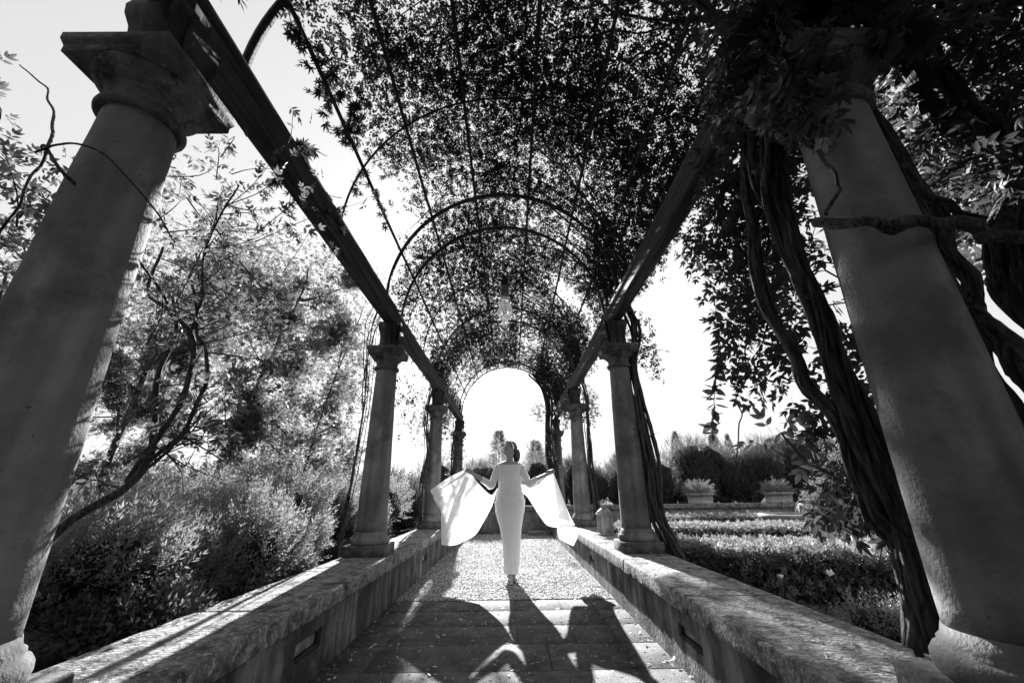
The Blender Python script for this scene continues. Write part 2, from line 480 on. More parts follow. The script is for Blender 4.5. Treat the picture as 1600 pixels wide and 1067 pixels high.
V, Q = grid_sheet(1.66, 16, -3, 13.3, -0.01, 60, 80, 0.015, 1.3)
tag(obj('parterre_path', V, Q, 'soil', smooth=True), 'dark earth paths between the clipped hedges', kind='structure')

V, Q = grid_sheet(-1.2, 1.2, 5.13, YEND, 0.0, 60, 160, 0.008, 5.0)
gravel = tag(obj('gravel_path', V, Q, 'gravel', smooth=True), kind='structure')
n = 26000                                     # loose stones, each its own little faceted pebble
yy = 5.15 + (YEND - 5.2) * rng.random(n) ** 1.6
PP = np.stack([rng.uniform(-1.18, 1.18, n), yy, np.full(n, 0.004)], 1)
oct_v = np.array([[1, 0, 0], [0, 1, 0], [-1, 0, 0], [0, -1, 0], [0, 0, .7], [0, 0, -.5]], float)
oct_f = np.array([[0, 1, 4], [1, 2, 4], [2, 3, 4], [3, 0, 4]])
sc = rng.uniform(.006, .014, (n, 1, 3)) * (0.7 + 0.05 * yy[:, None, None]); an = rng.uniform(0, 6.28, n); ca, sa = np.cos(an)[:, None], np.sin(an)[:, None]
vv = oct_v[None] * sc
vv = np.stack([vv[:, :, 0] * ca - vv[:, :, 1] * sa, vv[:, :, 0] * sa + vv[:, :, 1] * ca, vv[:, :, 2] + rng.normal(0, .003, (n, 6))], 2) + PP[:, None, :]
pb = obj('pebbles', vv.reshape(-1, 3), (oct_f[None] + (np.arange(n) * 6)[:, None, None]).reshape(-1, 3), 'pebble', stuff=True)
tag(pb, 'pale loose gravel covering the path under the woman', 'gravel')

tag(obj('paving_bed', *grid_sheet(-1.2, 1.2, -5.6, 5.125, -0.010, 2, 2), 'slab'), kind='structure')
pavement = bpy.data.objects['paving_bed']
rows = [5.12, 4.70, 4.22, 3.74, 3.24, 2.72, 2.2, 1.68, 1.16, 0.64, 0.12, -0.4, -0.92, -1.44, -1.96, -2.5]
for r in range(len(rows) - 1):
    cuts = [-1.19, -0.90] + ([-.28, .34] if r % 2 else [-.52, .12, .58]) + [0.91, 1.19]
    for k in range(len(cuts) - 1):
        a, b = cuts[k] + rng.normal(0, .004) * (0 < k), cuts[k + 1]
        V, F = bev_box(a + .0012, b - .0012, rows[r + 1] + .0018, rows[r] - .0015, -.05, 0.0 + rng.uniform(-.0015, .0015), .003)
        obj('paving_slab', V, F, 'slab', pavement)

# ------------------------------------------------------------------ low walls with coping and recessed lights
def low_wall(s, label, holes, joints, ends=(-5.6, YEND)):
    """s = -1 left, +1 right"""
    root = thing('low_wall', label, 'wall', (s * 1.42, 2.0, 0))
    x, xo = s * XW, s * 1.66
    m = MB(); zt = ZCB + .02; zb = -.1
    def q(a, b, c, d): m.add([a, b, c, d], np.array([[0, 1, 2, 3]]) if s < 0 else np.array([[3, 2, 1, 0]]))
    def front(y0, y1, z0, z1):
        ny = max(1, int((y1 - y0) / .12)); nzz = max(1, int((z1 - z0) / .12))
        ys = np.linspace(y0, y1, ny + 1); zs = np.linspace(z0, z1, nzz + 1)
        Yg, Zg = np.meshgrid(ys, zs); Vv = np.stack([np.full(Yg.size, x), Yg.ravel(), Zg.ravel()], 1)
        i = np.arange(Yg.size).reshape(nzz + 1, ny + 1)
        Q = np.stack([i[:-1, :-1].ravel(), i[:-1, 1:].ravel(), i[1:, 1:].ravel(), i[1:, :-1].ravel()], 1)
        m.add(Vv, Q if s < 0 else Q[:, ::-1])
    y = ends[0]
    for (h0, h1, z0, z1) in sorted(holes):
        front(y, h0, zb, zt); front(h0, h1, zb, z0); front(h0, h1, z1, zt)
        d = x + s * .05
        q((x, h0, z0), (x, h1, z0), (d, h1, z0), (d, h0, z0)); q((x, h0, z1), (d, h0, z1), (d, h1, z1), (x, h1, z1))
        q((x, h0, z0), (d, h0, z0), (d, h0, z1), (x, h0, z1)); q((x, h1, z0), (x, h1, z1), (d, h1, z1), (d, h1, z0))
        q((d, h0, z0), (d, h1, z0), (d, h1, z1), (d, h0, z1))
        y = h1
    front(y, ends[1], zb, zt)
    q((xo, ends[0], zb), (xo, ends[0], zt), (xo, ends[1], zt), (xo, ends[1], zb))
    q((x, ends[0], zt), (x, ends[1], zt), (xo, ends[1], zt), (xo, ends[0], zt))
    q((x, ends[1], zb), (xo, ends[1], zb), (xo, ends[1], zt), (x, ends[1], zt))
    q((x, ends[0], zb), (x, ends[0], zt), (xo, ends[0], zt), (xo, ends[0], zb))
    m.build('wall_body', 'wall', root)
    for (h0, h1, z0, z1) in holes:
        f = MB()
        f.add(*bev_box(*sorted((x + s * .012, x + s * .045)), h0 + .002, h1 - .002, z0 + .002, z0 + .016, .003))
        f.add(*bev_box(*sorted((x + s * .012, x + s * .045)), h0 + .002, h1 - .002, z1 - .016, z1 - .002, .003))
        f.add(*bev_box(*sorted((x + s * .013, x + s * .044)), h0 + .002, h0 + .018, z0 + .017, z1 - .017, .003))
        f.add(*bev_box(*sorted((x + s * .013, x + s * .044)), h1 - .018, h1 - .002, z0 + .017, z1 - .017, .003))
        r0 = f.build('step_light_frame', 'iron', root)
        V, F = bev_box(*sorted((x + s * .034, x + s * .046)), h0 + .02, h1 - .02, z0 + .02, z1 - .02, .002)
        obj('step_light_panel', V, F, 'bracket', r0)
    js = [ends[0]] + sorted(joints) + [ends[1]]
    for k in range(len(js) - 1):
        y0, y1 = js[k] + .004, js[k + 1] - .004
        bm = bmesh.new(); bmesh.ops.create_cube(bm, size=1.0)
        for v in bm.verts:
            v.co = Vector(((XCI + XCO) / 2 + v.co.x * (XCO - XCI), (y0 + y1) / 2 + v.co.y * (y1 - y0), (ZCB + ZCOP) / 2 + v.co.z * (ZCOP - ZCB)))
        bmesh.ops.bevel(bm, geom=list(bm.edges), offset=.012, segments=2, affect='EDGES', profile=.5)
        cuts = int((y1 - y0) / .05)
        for t in range(1, cuts):
            bmesh.ops.bisect_plane(bm, geom=bm.verts[:] + bm.edges[:] + bm.faces[:], plane_co=(0, y0 + t * (y1 - y0) / cuts, 0), plane_no=(0, 1, 0))
        for xx in (1.17, 1.24, 1.34, 1.45, 1.56, 1.65):
            bmesh.ops.bisect_plane(bm, geom=bm.verts[:] + bm.edges[:] + bm.faces[:], plane_co=(xx, 0, 0), plane_no=(1, 0, 0))
        bmesh.ops.bisect_plane(bm, geom=bm.verts[:] + bm.edges[:] + bm.faces[:], plane_co=(0, 0, (ZCB + ZCOP) / 2), plane_no=(0, 0, 1))
        for v in bm.verts:
            c = v.co; f = mnoise.noise(Vector((c.x * 9 * s, c.y * 9, c.z * 9))) * .006 + mnoise.noise(Vector((c.x * 30, c.y * 30 * s, c.z * 30))) * .004
            if c.x < XCI + .03: c.x += f
            if c.z > ZCOP - .03: c.z += f * .6
            c.x *= s
        bmesh.ops.recalc_face_normals(bm, faces=bm.faces)
        bmesh.ops.triangulate(bm, faces=bm.faces[:])
        bm.verts.ensure_lookup_table(); bm.verts.index_update()
        V = np.array([v.co[:] for v in bm.verts]); T = np.array([[v.index for v in f.verts] for f in bm.faces]); bm.free()
        obj('coping_stone', V, T, 'coping', root)
    return root
low_wall(-1, 'low plastered wall with mossy stone coping along the left of the walkway', [(2.88, 3.24, .155, .265), (6.55, 6.9, .155, .265)], [-4, -2.6, -1.2, .15, 1.45, 2.684, 3.933, 5.488, 7.046, 8.4, 9.9, 11.4])
low_wall(1, 'low plastered wall with sunlit stone coping along the right of the walkway', [(2.87, 3.24, .175, .26), (6.2, 6.55, .175, .26)], [-4, -2.6, -1.1, .1, 1.5, 2.885, 4.35, 5.774, 7.2, 8.7, 10.1, 11.5])

# ------------------------------------------------------------------ columns
def stone_column(s, k, label):
    x, y = s * XC, YC[k]
    root = thing('stone_column', label, 'column', (x, y, ZCOP), 'columns carrying the pergola')
    V, F = bev_box(x - HP, x + HP, y - HP, y + HP, ZCOP + .002, ZPL, .006)
    obj('plinth', V, F, 'capital', root)
    z = ZPL
    V, F = lathe([(.19, z + .001), (.203, z + .012), (.209, z + .032), (.207, z + .052), (.197, z + .068), (.183, z + .074), (.183, z + .088), (.172, z + .098), (.164, z + .125)], 48, x, y)
    obj('base_moulding', V, F, 'plaster', root, True)
    zs = np.linspace(z + .12, 2.545, 30); t = (zs - zs[0]) / (zs[-1] - zs[0])
    r = .161 - .038 * t ** 1.35
    V, F = lathe(list(zip(r, zs)), 48, x, y)
    V = V + (nz3(V, 5.0, s * 3 + k)[:, None] * .0015) * np.array([1, 1, 0])
    obj('shaft', V, F, 'plaster', root, True)
    zt = ZAB
    prof = [(.124, 2.535), (.142, 2.538), (.150, 2.548), (.152, 2.558), (.150, 2.568), (.140, 2.578), (.132, 2.581), (.131, 2.600), (.131, 2.635),
            (.139, 2.640), (.140, 2.652), (.150, 2.656), (.170, 2.672), (.187, 2.694), (.196, 2.712), (.197, 2.722)]
    V, F = lathe(prof, 48, x, y)
    V = V + (nz3(V, 14.0, s + k)[:, None] * .002) * np.array([1, 1, 0])
    obj('capital', V, F, 'capital', root, True)
    a = .2107; m = MB()                       # abacus: square slab with a stepped, hollowed edge
    prof = [(a - .012, 2.7225), (a - .012, 2.752), (a - .010, 2.758), (a - .004, 2.772), (a, 2.782), (a, ZAB)]
    Vv = np.concatenate([[(x - h, y - h, zz), (x + h, y - h, zz), (x + h, y + h, zz), (x - h, y + h, zz)] for h, zz in prof])
    i = np.arange(4); j = (i + 1) % 4
    Q = [np.stack([q * 4 + i, q * 4 + j, q * 4 + 4 + j, q * 4 + 4 + i], 1) for q in range(len(prof) - 1)] + [np.array([[3, 2, 1, 0]]), np.array([[20, 21, 22, 23]])]
    m.add(Vv, np.concatenate(Q)); m.build('abacus', 'capital', root)
    return root
COL_L = ['nearest column on the left, cut by the frame, thin bare stems looped across it', 'plain column on the left in front of the shrubs, second from camera',
         'third column on the left, thin twigs climbing its shaft, behind the white cape', 'farthest and smallest column on the left, at the end of the arbour']
COL_R = ['nearest column on the right, deep in shade with a thick branch across it', 'second column on the right, woody stems braided on its outer side, beside the lantern',
         'pale sunlit column on the right just behind the lantern, third from the camera', 'farthest column on the right, wrapped in stems at the end of the arbour']
COL_L.append('column of the left row behind the camera'); COL_R.append('column of the right row behind the camera')
for k in range(5):
    stone_column(-1, k, COL_L[k]); stone_column(1, k, COL_R[k])

# ------------------------------------------------------------------ timber beams on bolsters
def beam(s, label):
    root = thing('timber_beam', label, 'beam', (s * XC, 1.3, ZAB), 'beams along the pergola')
    y0, y1 = -5.6, YEND
    ys = np.linspace(y0, y1, 90)
    ring = [(XB0, ZB0), (XB1, ZB0), (XB1, ZB1), (XB0, ZB1)]
    b = .010
    ring = [(XB0 + b, ZB0), (XB1 - b, ZB0), (XB1, ZB0 + b), (XB1, ZB1 - b), (XB1 - b, ZB1), (XB0 + b, ZB1), (XB0, ZB1 - b), (XB0, ZB1 - .08), (XB0 + .006, ZB1 - .085), (XB0 + .006, ZB0 + .06), (XB0, ZB0 + .05), (XB0, ZB0 + b)]
    nr = len(ring); Vv = np.array([[s * rx, yy, rz] for yy in ys for rx, rz in ring])
    Vv[:, 0] += .004 * nz3(Vv, 1.5, s * 7); Vv[:, 2] += .005 * nz3(Vv, 1.1, 3)
    i = np.arange(nr); j = (i + 1) % nr
    Q = np.concatenate([np.stack([k * nr + i, (k + 1) * nr + i, (k + 1) * nr + j, k * nr + j], 1) for k in range(len(ys) - 1)])
    Vv = np.concatenate([Vv, [[s * XC, y0, 3.28], [s * XC, y1, 3.28]]]); e0 = len(ys) * nr
    C = np.concatenate([np.stack([np.full(nr, e0), i, j], 1), np.stack([np.full(nr, e0 + 1), (len(ys) - 1) * nr + j, (len(ys) - 1) * nr + i], 1)])
    if s < 0: Q = Q[:, ::-1]; C = C[:, ::-1]
    obj('beam_timber', Vv, [C, Q], 'beam', root)
    for k in range(5):
        x, y = s * XC, YC[k]
        # bolster: short square post with a bulged upper half
        prof = [(.112, ZAB + .001), (.112, ZAB + .03), (.094, ZAB + .045), (.092, ZAB + .12), (.098, ZAB + .19), (.116, ZAB + .25), (.120, ZAB + .30), (.110, ZB0 - .002)]
        Vv = np.concatenate([[(x - h, y - h * 1.15, zz), (x + h, y - h * 1.15, zz), (x + h, y + h * 1.15, zz), (x - h, y + h * 1.15, zz)] for h, zz in prof])
        i = np.arange(4); j = (i + 1) % 4
        Q = [np.stack([q * 4 + i, q * 4 + j, q * 4 + 4 + j, q * 4 + 4 + i], 1) for q in range(len(prof) - 1)] + [np.array([[3, 2, 1, 0]]), np.array([[28, 29, 30, 31]])]
        obj('bolster', Vv, np.concatenate(Q), 'block', root)
        # scrolled side bracket against the inner face
        pr = [(0.0, .02), (.035, .0), (.05, .05), (.04, .10), (.07, .14), (.085, .19), (.075, .25), (.10, .30), (.10, .348), (0.0, .348)]
        xa = s * (XC - .118); n = len(pr)
        Vv = []
        for yy in (y - .055, y + .055):
            Vv += [[xa + s * (.0 - px * .0) - s * px * .35, yy + (px if yy > y else -px) * .5, ZAB + .003 + pz] for px, pz in pr]
        F4 = np.array([[i2, (i2 + 1) % n, n + (i2 + 1) % n, n + i2] for i2 in range(n)])
        T = np.array([[0, i2, i2 + 1] for i2 in range(1, n - 1)] + [[n, n + i2 + 1, n + i2] for i2 in range(1, n - 1)])
        obj('bracket', Vv, [F4, T], 'block', root)
    return root
beam(-1, 'long dark timber beam on the left row of columns')
beam(1, 'long dark timber beam on the right row of columns')

# ------------------------------------------------------------------ iron arches and rods
arb = thing('arched_trellis', 'wrought iron barrel trellis of arches and rods overhead', 'trellis', (0, 5, ZB1))
def arch_pt(th, y, off=0.0):
    return np.stack([(ARX + off) * np.cos(th), np.broadcast_to(y, np.shape(th)), ZB1 - .01 + (ARZ + off) * np.sin(th)], -1)
th = np.linspace(0, math.pi, 49)
def flat_arch(y, w, t, name='arch_bar'):
    inner, outer = arch_pt(th, y, 0), arch_pt(th, y, t)
    Vv = np.concatenate([np.stack([inner[k] + [0, -w / 2, 0], outer[k] + [0, -w / 2, 0], outer[k] + [0, w / 2, 0], inner[k] + [0, w / 2, 0]]) for k in range(len(th))])
    i = np.arange(4); j = (i + 1) % 4
    Q = np.concatenate([np.stack([k * 4 + i, k * 4 + j, k * 4 + 4 + j, k * 4 + 4 + i], 1) for k in range(len(th) - 1)])
    obj(name, Vv, Q, 'iron', arb)
for yc in YC:
    for dy in (-.37, .37):
        flat_arch(yc + dy if yc < 12 else yc + dy * .8, .058, .020)
for y in (3.10, 6.80, 10.5, -.7):
    V, F = tube(arch_pt(th, y), .011, 6); obj('arch_rod', V, F, 'iron', arb)
for a in (25, 49.5, 75.5, 104.5, 130.5, 155):
    ys = np.linspace(-5.5, YEND - .02, 60); pth = arch_pt(np.full(60, R(a)), ys, .018)
    pth[:, 2] += .008 * np.sin(ys * 1.7 + a)
    m = MB(); m.add(*tube(pth, .0175, 6)); m.build('purlin', 'iron', arb)

# ------------------------------------------------------------------ canopy of the climbing rose
can = thing('climbing_rose', 'dense mass of small leaves and stems roofing the arched trellis', 'climbing plant', (0, 6, ZB1))
def wander(p0, th0, y0, dth, dy, n, off):
    t = np.linspace(0, 1, n); tt = th0 + dth * t + .10 * np.cumsum(rng.normal(0, .25, n)); yv = y0 + dy * t + .10 * np.cumsum(rng.normal(0, .35, n))
    of = off + .05 * np.sin(t * 9 + rng.uniform(0, 6))
    return np.stack([(ARX + of) * np.cos(tt), yv, ZB1 + (ARZ + of) * np.sin(tt)], 1)
m = MB()
for yc in YC:                         # stems fan out over the vault from the right-hand columns
    for q in range(16 if yc < 12 else 8):
        p = wander(None, R(rng.uniform(-2, 6)), yc + rng.uniform(-.3, .3), R(rng.uniform(50, 150)), rng.uniform(-2.4, 2.4), 26, rng.uniform(.03, .16))
        if p[:, 1].max() > YEND - .1: p[:, 1] -= p[:, 1].max() - YEND + .1
        m.add(*tube(smooth_path(p, 50), np.linspace(rng.uniform(.010, .021), .004, 50), 5, .15))
for q in range(10):
    p = wander(None, R(178), rng.uniform(6, 12.3), R(-rng.uniform(30, 80)), rng.uniform(-1.5, 1.5), 20, rng.uniform(.03, .12)); p[:, 1] = np.minimum(p[:, 1], YEND - .1)
    m.add(*tube(smooth_path(p, 40), np.linspace(.010, .003, 40), 5, .15))
m.build('stems', 'bark', can, True)
N = 275000
tv = rng.uniform(R(-4), R(184), N); yv = rng.uniform(-2.4, YEND - .05, N)
pos = arch_pt(tv, yv, 0)
deg = np.degrees(tv)
w = np.ones(N)
lf = np.clip((deg - 128) / 26, 0, 1)
near = np.clip((8.5 - yv) / 3.0, 0, 1)
near = np.clip((6.3 - yv) / 1.6, 0, 1)
w *= 1 - lf * (.30 + .67 * near)
w *= np.where((deg > 168) & (yv < 8), .6, 1) * np.where(deg < 8, .8, 1)
w *= np.interp(yv, [-2.4, 0, 3, 4.5, 6.5, 8.5, 12.9], [.6, .95, .95, .66, .52, .50, .54])
cl = nz3(pos, 1.15) + .55 * nz3(pos, 3.6, 5.0)
w *= np.clip(.70 + .48 * cl, .16, 1.0)
w *= np.where((deg > 54) & (deg < 80) & (yv > 9.4), .5, 1)
w *= np.where((deg > 80) & (deg < 125) & (yv > 7), 1.2, 1)
w *= np.where((deg > 118) & (deg < 166) & (yv > 10.2), .45, 1)
w[w < .09] = 0
keep = rng.random(N) < w
pos, tv, yv = pos[keep], tv[keep], yv[keep]
off = np.abs(rng.normal(.09, .085, len(pos))) + .015 + np.where(yv < 4, .04, 0)
nrm = np.stack([np.cos(tv), np.zeros(len(tv)), np.sin(tv)], 1)
pos = pos + nrm * off[:, None]
d = rdir(len(pos)) * .9 + nrm * .12; d[:, 2] -= .12
cV, cF = leaves(pos, d, rng.uniform(.06, .105, len(pos)), ROSE5, nrm, .9)
nb = 15000                                     # the vault goes on behind the camera: coarser leaf sprays
tb = rng.uniform(R(-4), R(184), nb); pb_ = arch_pt(tb, rng.uniform(-5.5, -1.2, nb), rng.uniform(0, .3, nb)); cb, fb = leaves(pb_, rdir(nb), rng.uniform(.2, .3, nb), ROSE5, None, 1.0)
cF = np.concatenate([cF, fb + len(cV)]); cV = np.concatenate([cV, cb])
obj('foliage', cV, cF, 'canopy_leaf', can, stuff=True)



# ------------------------------------------------------------------ climbing stems on the columns
def path_sub(P, n=40, wig=0.0):
    q = smooth_path(P, n)
    if wig:
        k = max(4, n // 4)
        q = q + smooth_path(rng.normal(0, wig, (k, 3)), n) * np.sin(np.linspace(0, np.pi, n))[:, None] ** .3
    return q

def braid(name, label, path, rad, nst, r_st, leaf_pts=None, leafm='rose_leaf', cat='climbing plant', group='woody climbers on the columns', tpl=ROSE5, extra=None, spread=.5, twigs=14):
    """a bundle of woody stems winding up one path; path (m,3), rad = bundle radius along it"""
    P = smooth_path(path, 60); rr = np.interp(np.linspace(0, 1, 60), np.linspace(0, 1, len(rad)), rad)
    root = thing(name, label, cat, tuple(P[0]), group)
    for q in range(nst):
        ph = rng.uniform(0, 6.28); tw = rng.uniform(-2.5, 2.5); t = np.linspace(0, 1, 60)
        rd = rr * rng.uniform(.2, 1.0) * (1 + .3 * np.sin(t * rng.uniform(4, 10) + ph))
        S = P + np.stack([np.cos(ph + tw * t) * rd, np.sin(ph + tw * t) * rd, np.zeros(60)], 1)
        S = S + smooth_path(rng.normal(0, .012, (12, 3)), 60)
        st = obj('stem', *tube(S, r_st * rng.uniform(.6, 1.3) * np.linspace(1.15, .75, 60) * (1 + .15 * np.sin(t * 40 + ph)), 7, .14), 'bark', root, True)
    m = MB()
    for q in range(twigs):
        a = P[rng.integers(8, 58)] + rng.normal(0, .05, 3)
        b = a + rdir(1)[0] * rng.uniform(.1, .35) + np.array([0, -.03, 0])
        m.add(*tube(path_sub([a, (a + b) / 2 + rng.normal(0, .04, 3), b], 8), np.linspace(.004, .0015, 8), 4))
    if twigs: m.build('twigs', 'twig', root, stuff=True)
    if extra:
        for pts, r0, r1 in extra:
            K = 70; S = path_sub(pts, K, .012); t = np.linspace(0, 1, K); rr_ = np.linspace(r0, r1, K) * (1 + .10 * np.sin(t * 23 + r0 * 900))
            V, F = tube(S, rr_, 14); ns = 14; a = np.arange(K * ns) % ns; kk = np.arange(K * ns) // ns
            gro = .16 * np.sin(a * 2 * np.pi / ns * 4 + kk * .16) + .10 * np.sin(a * 2 * np.pi / ns * 7 - kk * .23) + rng.normal(0, .05, K * ns)
            V[:K * ns] = np.repeat(S, ns, 0) + (V[:K * ns] - np.repeat(S, ns, 0)) * (1 + gro)[:, None]
            st = obj('stem', V, F, 'bark', root, True)
            if r0 > .025:                           # fibrous strands twisting along the old wood
                for q in range(4):
                    ph = rng.uniform(0, 6.28); off_ = np.stack([np.cos(ph + t * rng.uniform(2, 6)), np.sin(ph + t * rng.uniform(2, 6)), np.zeros(K)], 1) * rr_[:, None] * .95
                    obj('strand', *tube(S + off_ + smooth_path(rng.normal(0, .006, (14, 3)), K), rr_ * rng.uniform(.22, .42), 6, .2), 'bark', st, True)
    if leaf_pts is not None:
        lp, ll = leaf_pts
        d = rdir(len(lp), -.4)
        obj('foliage', *leaves(lp, d, ll * rng.uniform(.75, 1.25, len(lp)), tpl, None, .8), leafm, root, stuff=True)
    return root

def blob(c, r, n):
    """points scattered in ellipsoid c, r"""
    v = rng.normal(0, 1, (n, 3)); v = unit(v) * rng.random((n, 1)) ** .45
    return np.asarray(c) + v * np.asarray(r)

# right, nearest: two lichened trunks by the column, branches around it, leaves at the sides
lp = np.concatenate([blob((1.27, 1.35, 3.05), (.22, .35, .25), 420), blob((1.5, 1.0, 3.12), (.45, .2, .24), 560), blob((1.24, 1.2, 2.62), (.12, .2, .3), 170), blob((1.62, 1.0, 2.75), (.2, .06, .12), 60), blob((1.62, 2.3, 1.95), (.16, .55, .42), 260), blob((1.75, 2.4, 2.45), (.22, .6, .40), 420), blob((1.68, 2.3, 2.9), (.28, .8, .35), 700),
                     blob((1.55, 1.75, 3.0), (.3, .6, .3), 420), blob((1.6, 1.9, 1.35), (.18, .35, .28), 120),
                     blob((2.35, 1.5, 3.2), (.75, .9, .55), 1300), blob((2.6, 1.9, 2.6), (.5, .7, .4), 420), blob((2.2, .9, 2.9), (.4, .5, .3), 260),
                     blob((2.45, 1.35, 2.6), (.5, .45, .7), 900), blob((2.15, .45, 1.7), (.35, .75, 1.2), 2600), blob((2.0, 1.3, 3.35), (.4, .5, .3), 500), blob((1.95, 2.0, 1.75), (.2, .3, .25), 110), blob((1.72, 1.9, 1.0), (.2, .3, .16), 46), blob((1.5, 1.95, 1.02), (.12, .2, .12), 22)])  # the big low blob is an added out-of-frame leaf mass shading the column
trunkA = [(1.406, 1.56, .59), (1.438, 1.56, .75), (1.438, 1.56, .90), (1.431, 1.56, 1.045), (1.402, 1.56, 1.246), (1.388, 1.56, 1.44), (1.381, 1.56, 1.68), (1.37, 1.56, 1.92), (1.352, 1.56, 2.15), (1.345, 1.56, 2.40), (1.397, 1.56, 2.71), (1.484, 1.56, 3.16), (1.56, 1.56, 3.55)]
trunkB = [(1.44, 1.58, .88), (1.379, 1.6, 1.067), (1.363, 1.62, 1.25), (1.35, 1.64, 1.40), (1.30, 1.66, 1.60), (1.25, 1.68, 1.9), (1.27, 1.70, 2.3), (1.36, 1.72, 2.8), (1.45, 1.7, 3.4)]
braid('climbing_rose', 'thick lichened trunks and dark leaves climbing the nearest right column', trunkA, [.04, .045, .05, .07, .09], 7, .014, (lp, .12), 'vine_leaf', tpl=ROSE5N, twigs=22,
      extra=[(trunkA, .034, .028), (trunkB, .026, .020),
             ([(1.42, 1.60, 1.45), (1.44, 1.62, 1.9), (1.40, 1.66, 2.4), (1.5, 1.6, 3.1)], .026, .02),
             ([(1.40, 1.60, 2.0), (1.33, 1.62, 2.5), (1.35, 1.55, 3.1)], .022, .018),
             ([(1.23, 1.28, 2.02), (1.25, 1.12, 1.90), (1.33, 1.075, 1.865), (1.53, 1.10, 1.885), (1.774, 1.22, 1.93), (2.0, 1.3, 1.96), (2.3, 1.4, 1.98)], .015, .024),
             ([(2.15, 1.35, .1), (1.80, 1.25, 1.1), (1.70, 1.22, 1.38), (1.74, 1.3, 1.62), (1.80, 1.35, 1.9), (1.82, 1.4, 2.4), (1.7, 1.45, 3.2)], .032, .026),
             ([(2.4, 1.4, .6), (2.1, 1.4, 1.5), (2.05, 1.4, 1.95), (2.25, 1.35, 2.35), (2.08, 1.35, 2.72), (2.05, 1.35, 3.15), (1.8, 1.3, 3.6)], .05, .045),
             ([(2.5, 1.5, 2.1), (2.3, 1.4, 2.45), (2.05, 1.35, 2.75), (1.9, 1.3, 3.1), (1.7, 1.25, 3.5)], .06, .04),
             ([(1.95, 1.5, 1.2), (1.92, 1.5, 2.0), (1.8, 1.5, 2.6), (1.65, 1.5, 3.1)], .022, .018),
             ([(1.9, 1.3, 2.03), (1.72, 1.32, 2.22), (1.62, 1.32, 2.5), (1.58, 1.3, 2.9)], .016, .012),
             ([(1.32, 1.3, 2.95), (1.24, 1.28, 2.6), (1.30, 1.22, 2.2), (1.26, 1.25, 2.03)], .008, .006),
             ([(1.75, 2.2, 2.6), (1.6, 2.3, 2.2), (1.52, 2.45, 1.75), (1.46, 2.6, 1.25)], .006, .003)])
# hanging spray against the sky and the bright leaves low down
hp = smooth_path([(1.53, 2.6, 2.3), (1.50, 2.6, 1.95), (1.42, 2.6, 1.72), (1.35, 2.6, 1.42)], 26)
hs = thing('hanging_spray', 'single leafy spray dangling against the sky right of the walkway', 'branch', tuple(hp[0]))
obj('stem', *tube(hp, .0025, 4), 'twig', hs)
dd = rdir(78, -.5); dd[:, 0] -= .2
obj('foliage', *leaves(np.repeat(hp, 3, 0), dd, rng.uniform(.06, .10, 78), ONEN, None, .5), 'rose_leaf', hs, stuff=True)
ls = thing('low_rose_shoot', 'pale sunlit rose leaves on a low shoot beside the nearest right trunk', 'branch', (1.42, 1.6, 1.0))
sh = path_sub([(1.42, 1.60, 1.0), (1.39, 1.72, 1.12), (1.37, 1.85, 1.20), (1.34, 1.93, 1.33)], 20)
obj('stem', *tube(sh, .005, 5), 'twig', ls)
lp = np.concatenate([blob((1.33, 1.95, 1.32), (.10, .12, .08), 9), blob((1.40, 1.85, .98), (.09, .1, .10), 11), blob((1.44, 1.8, 1.12), (.06, .08, .05), 5)])
obj('foliage', *leaves(lp, rdir(len(lp)), rng.uniform(.11, .16, len(lp)), ROSE5N, None, .7), 'rose_leaf', ls, stuff=True)

# right, second to fourth columns
braid('climbing_rose', 'braid of bare woody stems up the column next to the lantern', [(1.93, 4.80, .06), (1.80, 4.82, .48), (1.66, 4.84, .9), (1.66, 4.85, 1.4), (1.65, 4.86, 1.9), (1.62, 4.88, 2.5), (1.70, 4.9, 3.1), (1.60, 4.9, 3.5)],
      [.10, .07, .09, .12, .10, .09, .10, .08], 14, .020, (np.concatenate([blob((1.78, 4.95, 2.9), (.22, .25, .4), 130), blob((1.9, 4.9, 2.6), (.15, .2, .3), 40)]), .09), 'canopy_leaf', twigs=40,
      extra=[([(1.96, 4.72, .12), (1.80, 4.70, .5), (1.68, 4.70, .75), (1.60, 4.72, 1.0), (1.60, 4.73, 1.4), (1.57, 4.74, 1.9), (1.60, 4.78, 2.4)], .016, .012)])
braid('climbing_rose', 'thin twisted stems up the outer side of the pale third right column', [(1.78, 8.5, .1), (1.72, 8.5, .7), (1.68, 8.5, 1.5), (1.66, 8.5, 2.2), (1.68, 8.5, 2.9), (1.55, 8.5, 3.5)],
      [.06, .07, .06, .07, .08], 8, .015, (np.concatenate([blob((1.75, 8.5, 2.8), (.2, .3, .45), 240), blob((1.25, 8.6, 2.7), (.18, .3, .4), 200)]), .09), 'rose_leaf', twigs=26)
braid('climbing_rose', 'leafy tangle of stems around the farthest right column', [(1.45, 12.2, .2), (1.35, 12.2, .9), (1.30, 12.25, 1.5), (1.20, 12.25, 2.1), (1.22, 12.3, 2.8), (1.28, 12.35, 3.6), (1.18, 12.4, 4.15), (.85, 12.5, 4.62)],
      [.16, .16, .15, .13, .14, .16], 20, .02, (np.concatenate([blob((1.32, 12.2, 2.3), (.22, .3, .7), 520), blob((.95, 12.4, 3.4), (.25, .3, .35), 160), blob((.7, 12.6, 2.5), (.25, .2, .12), 50)]), .10), 'rose_leaf', twigs=26)
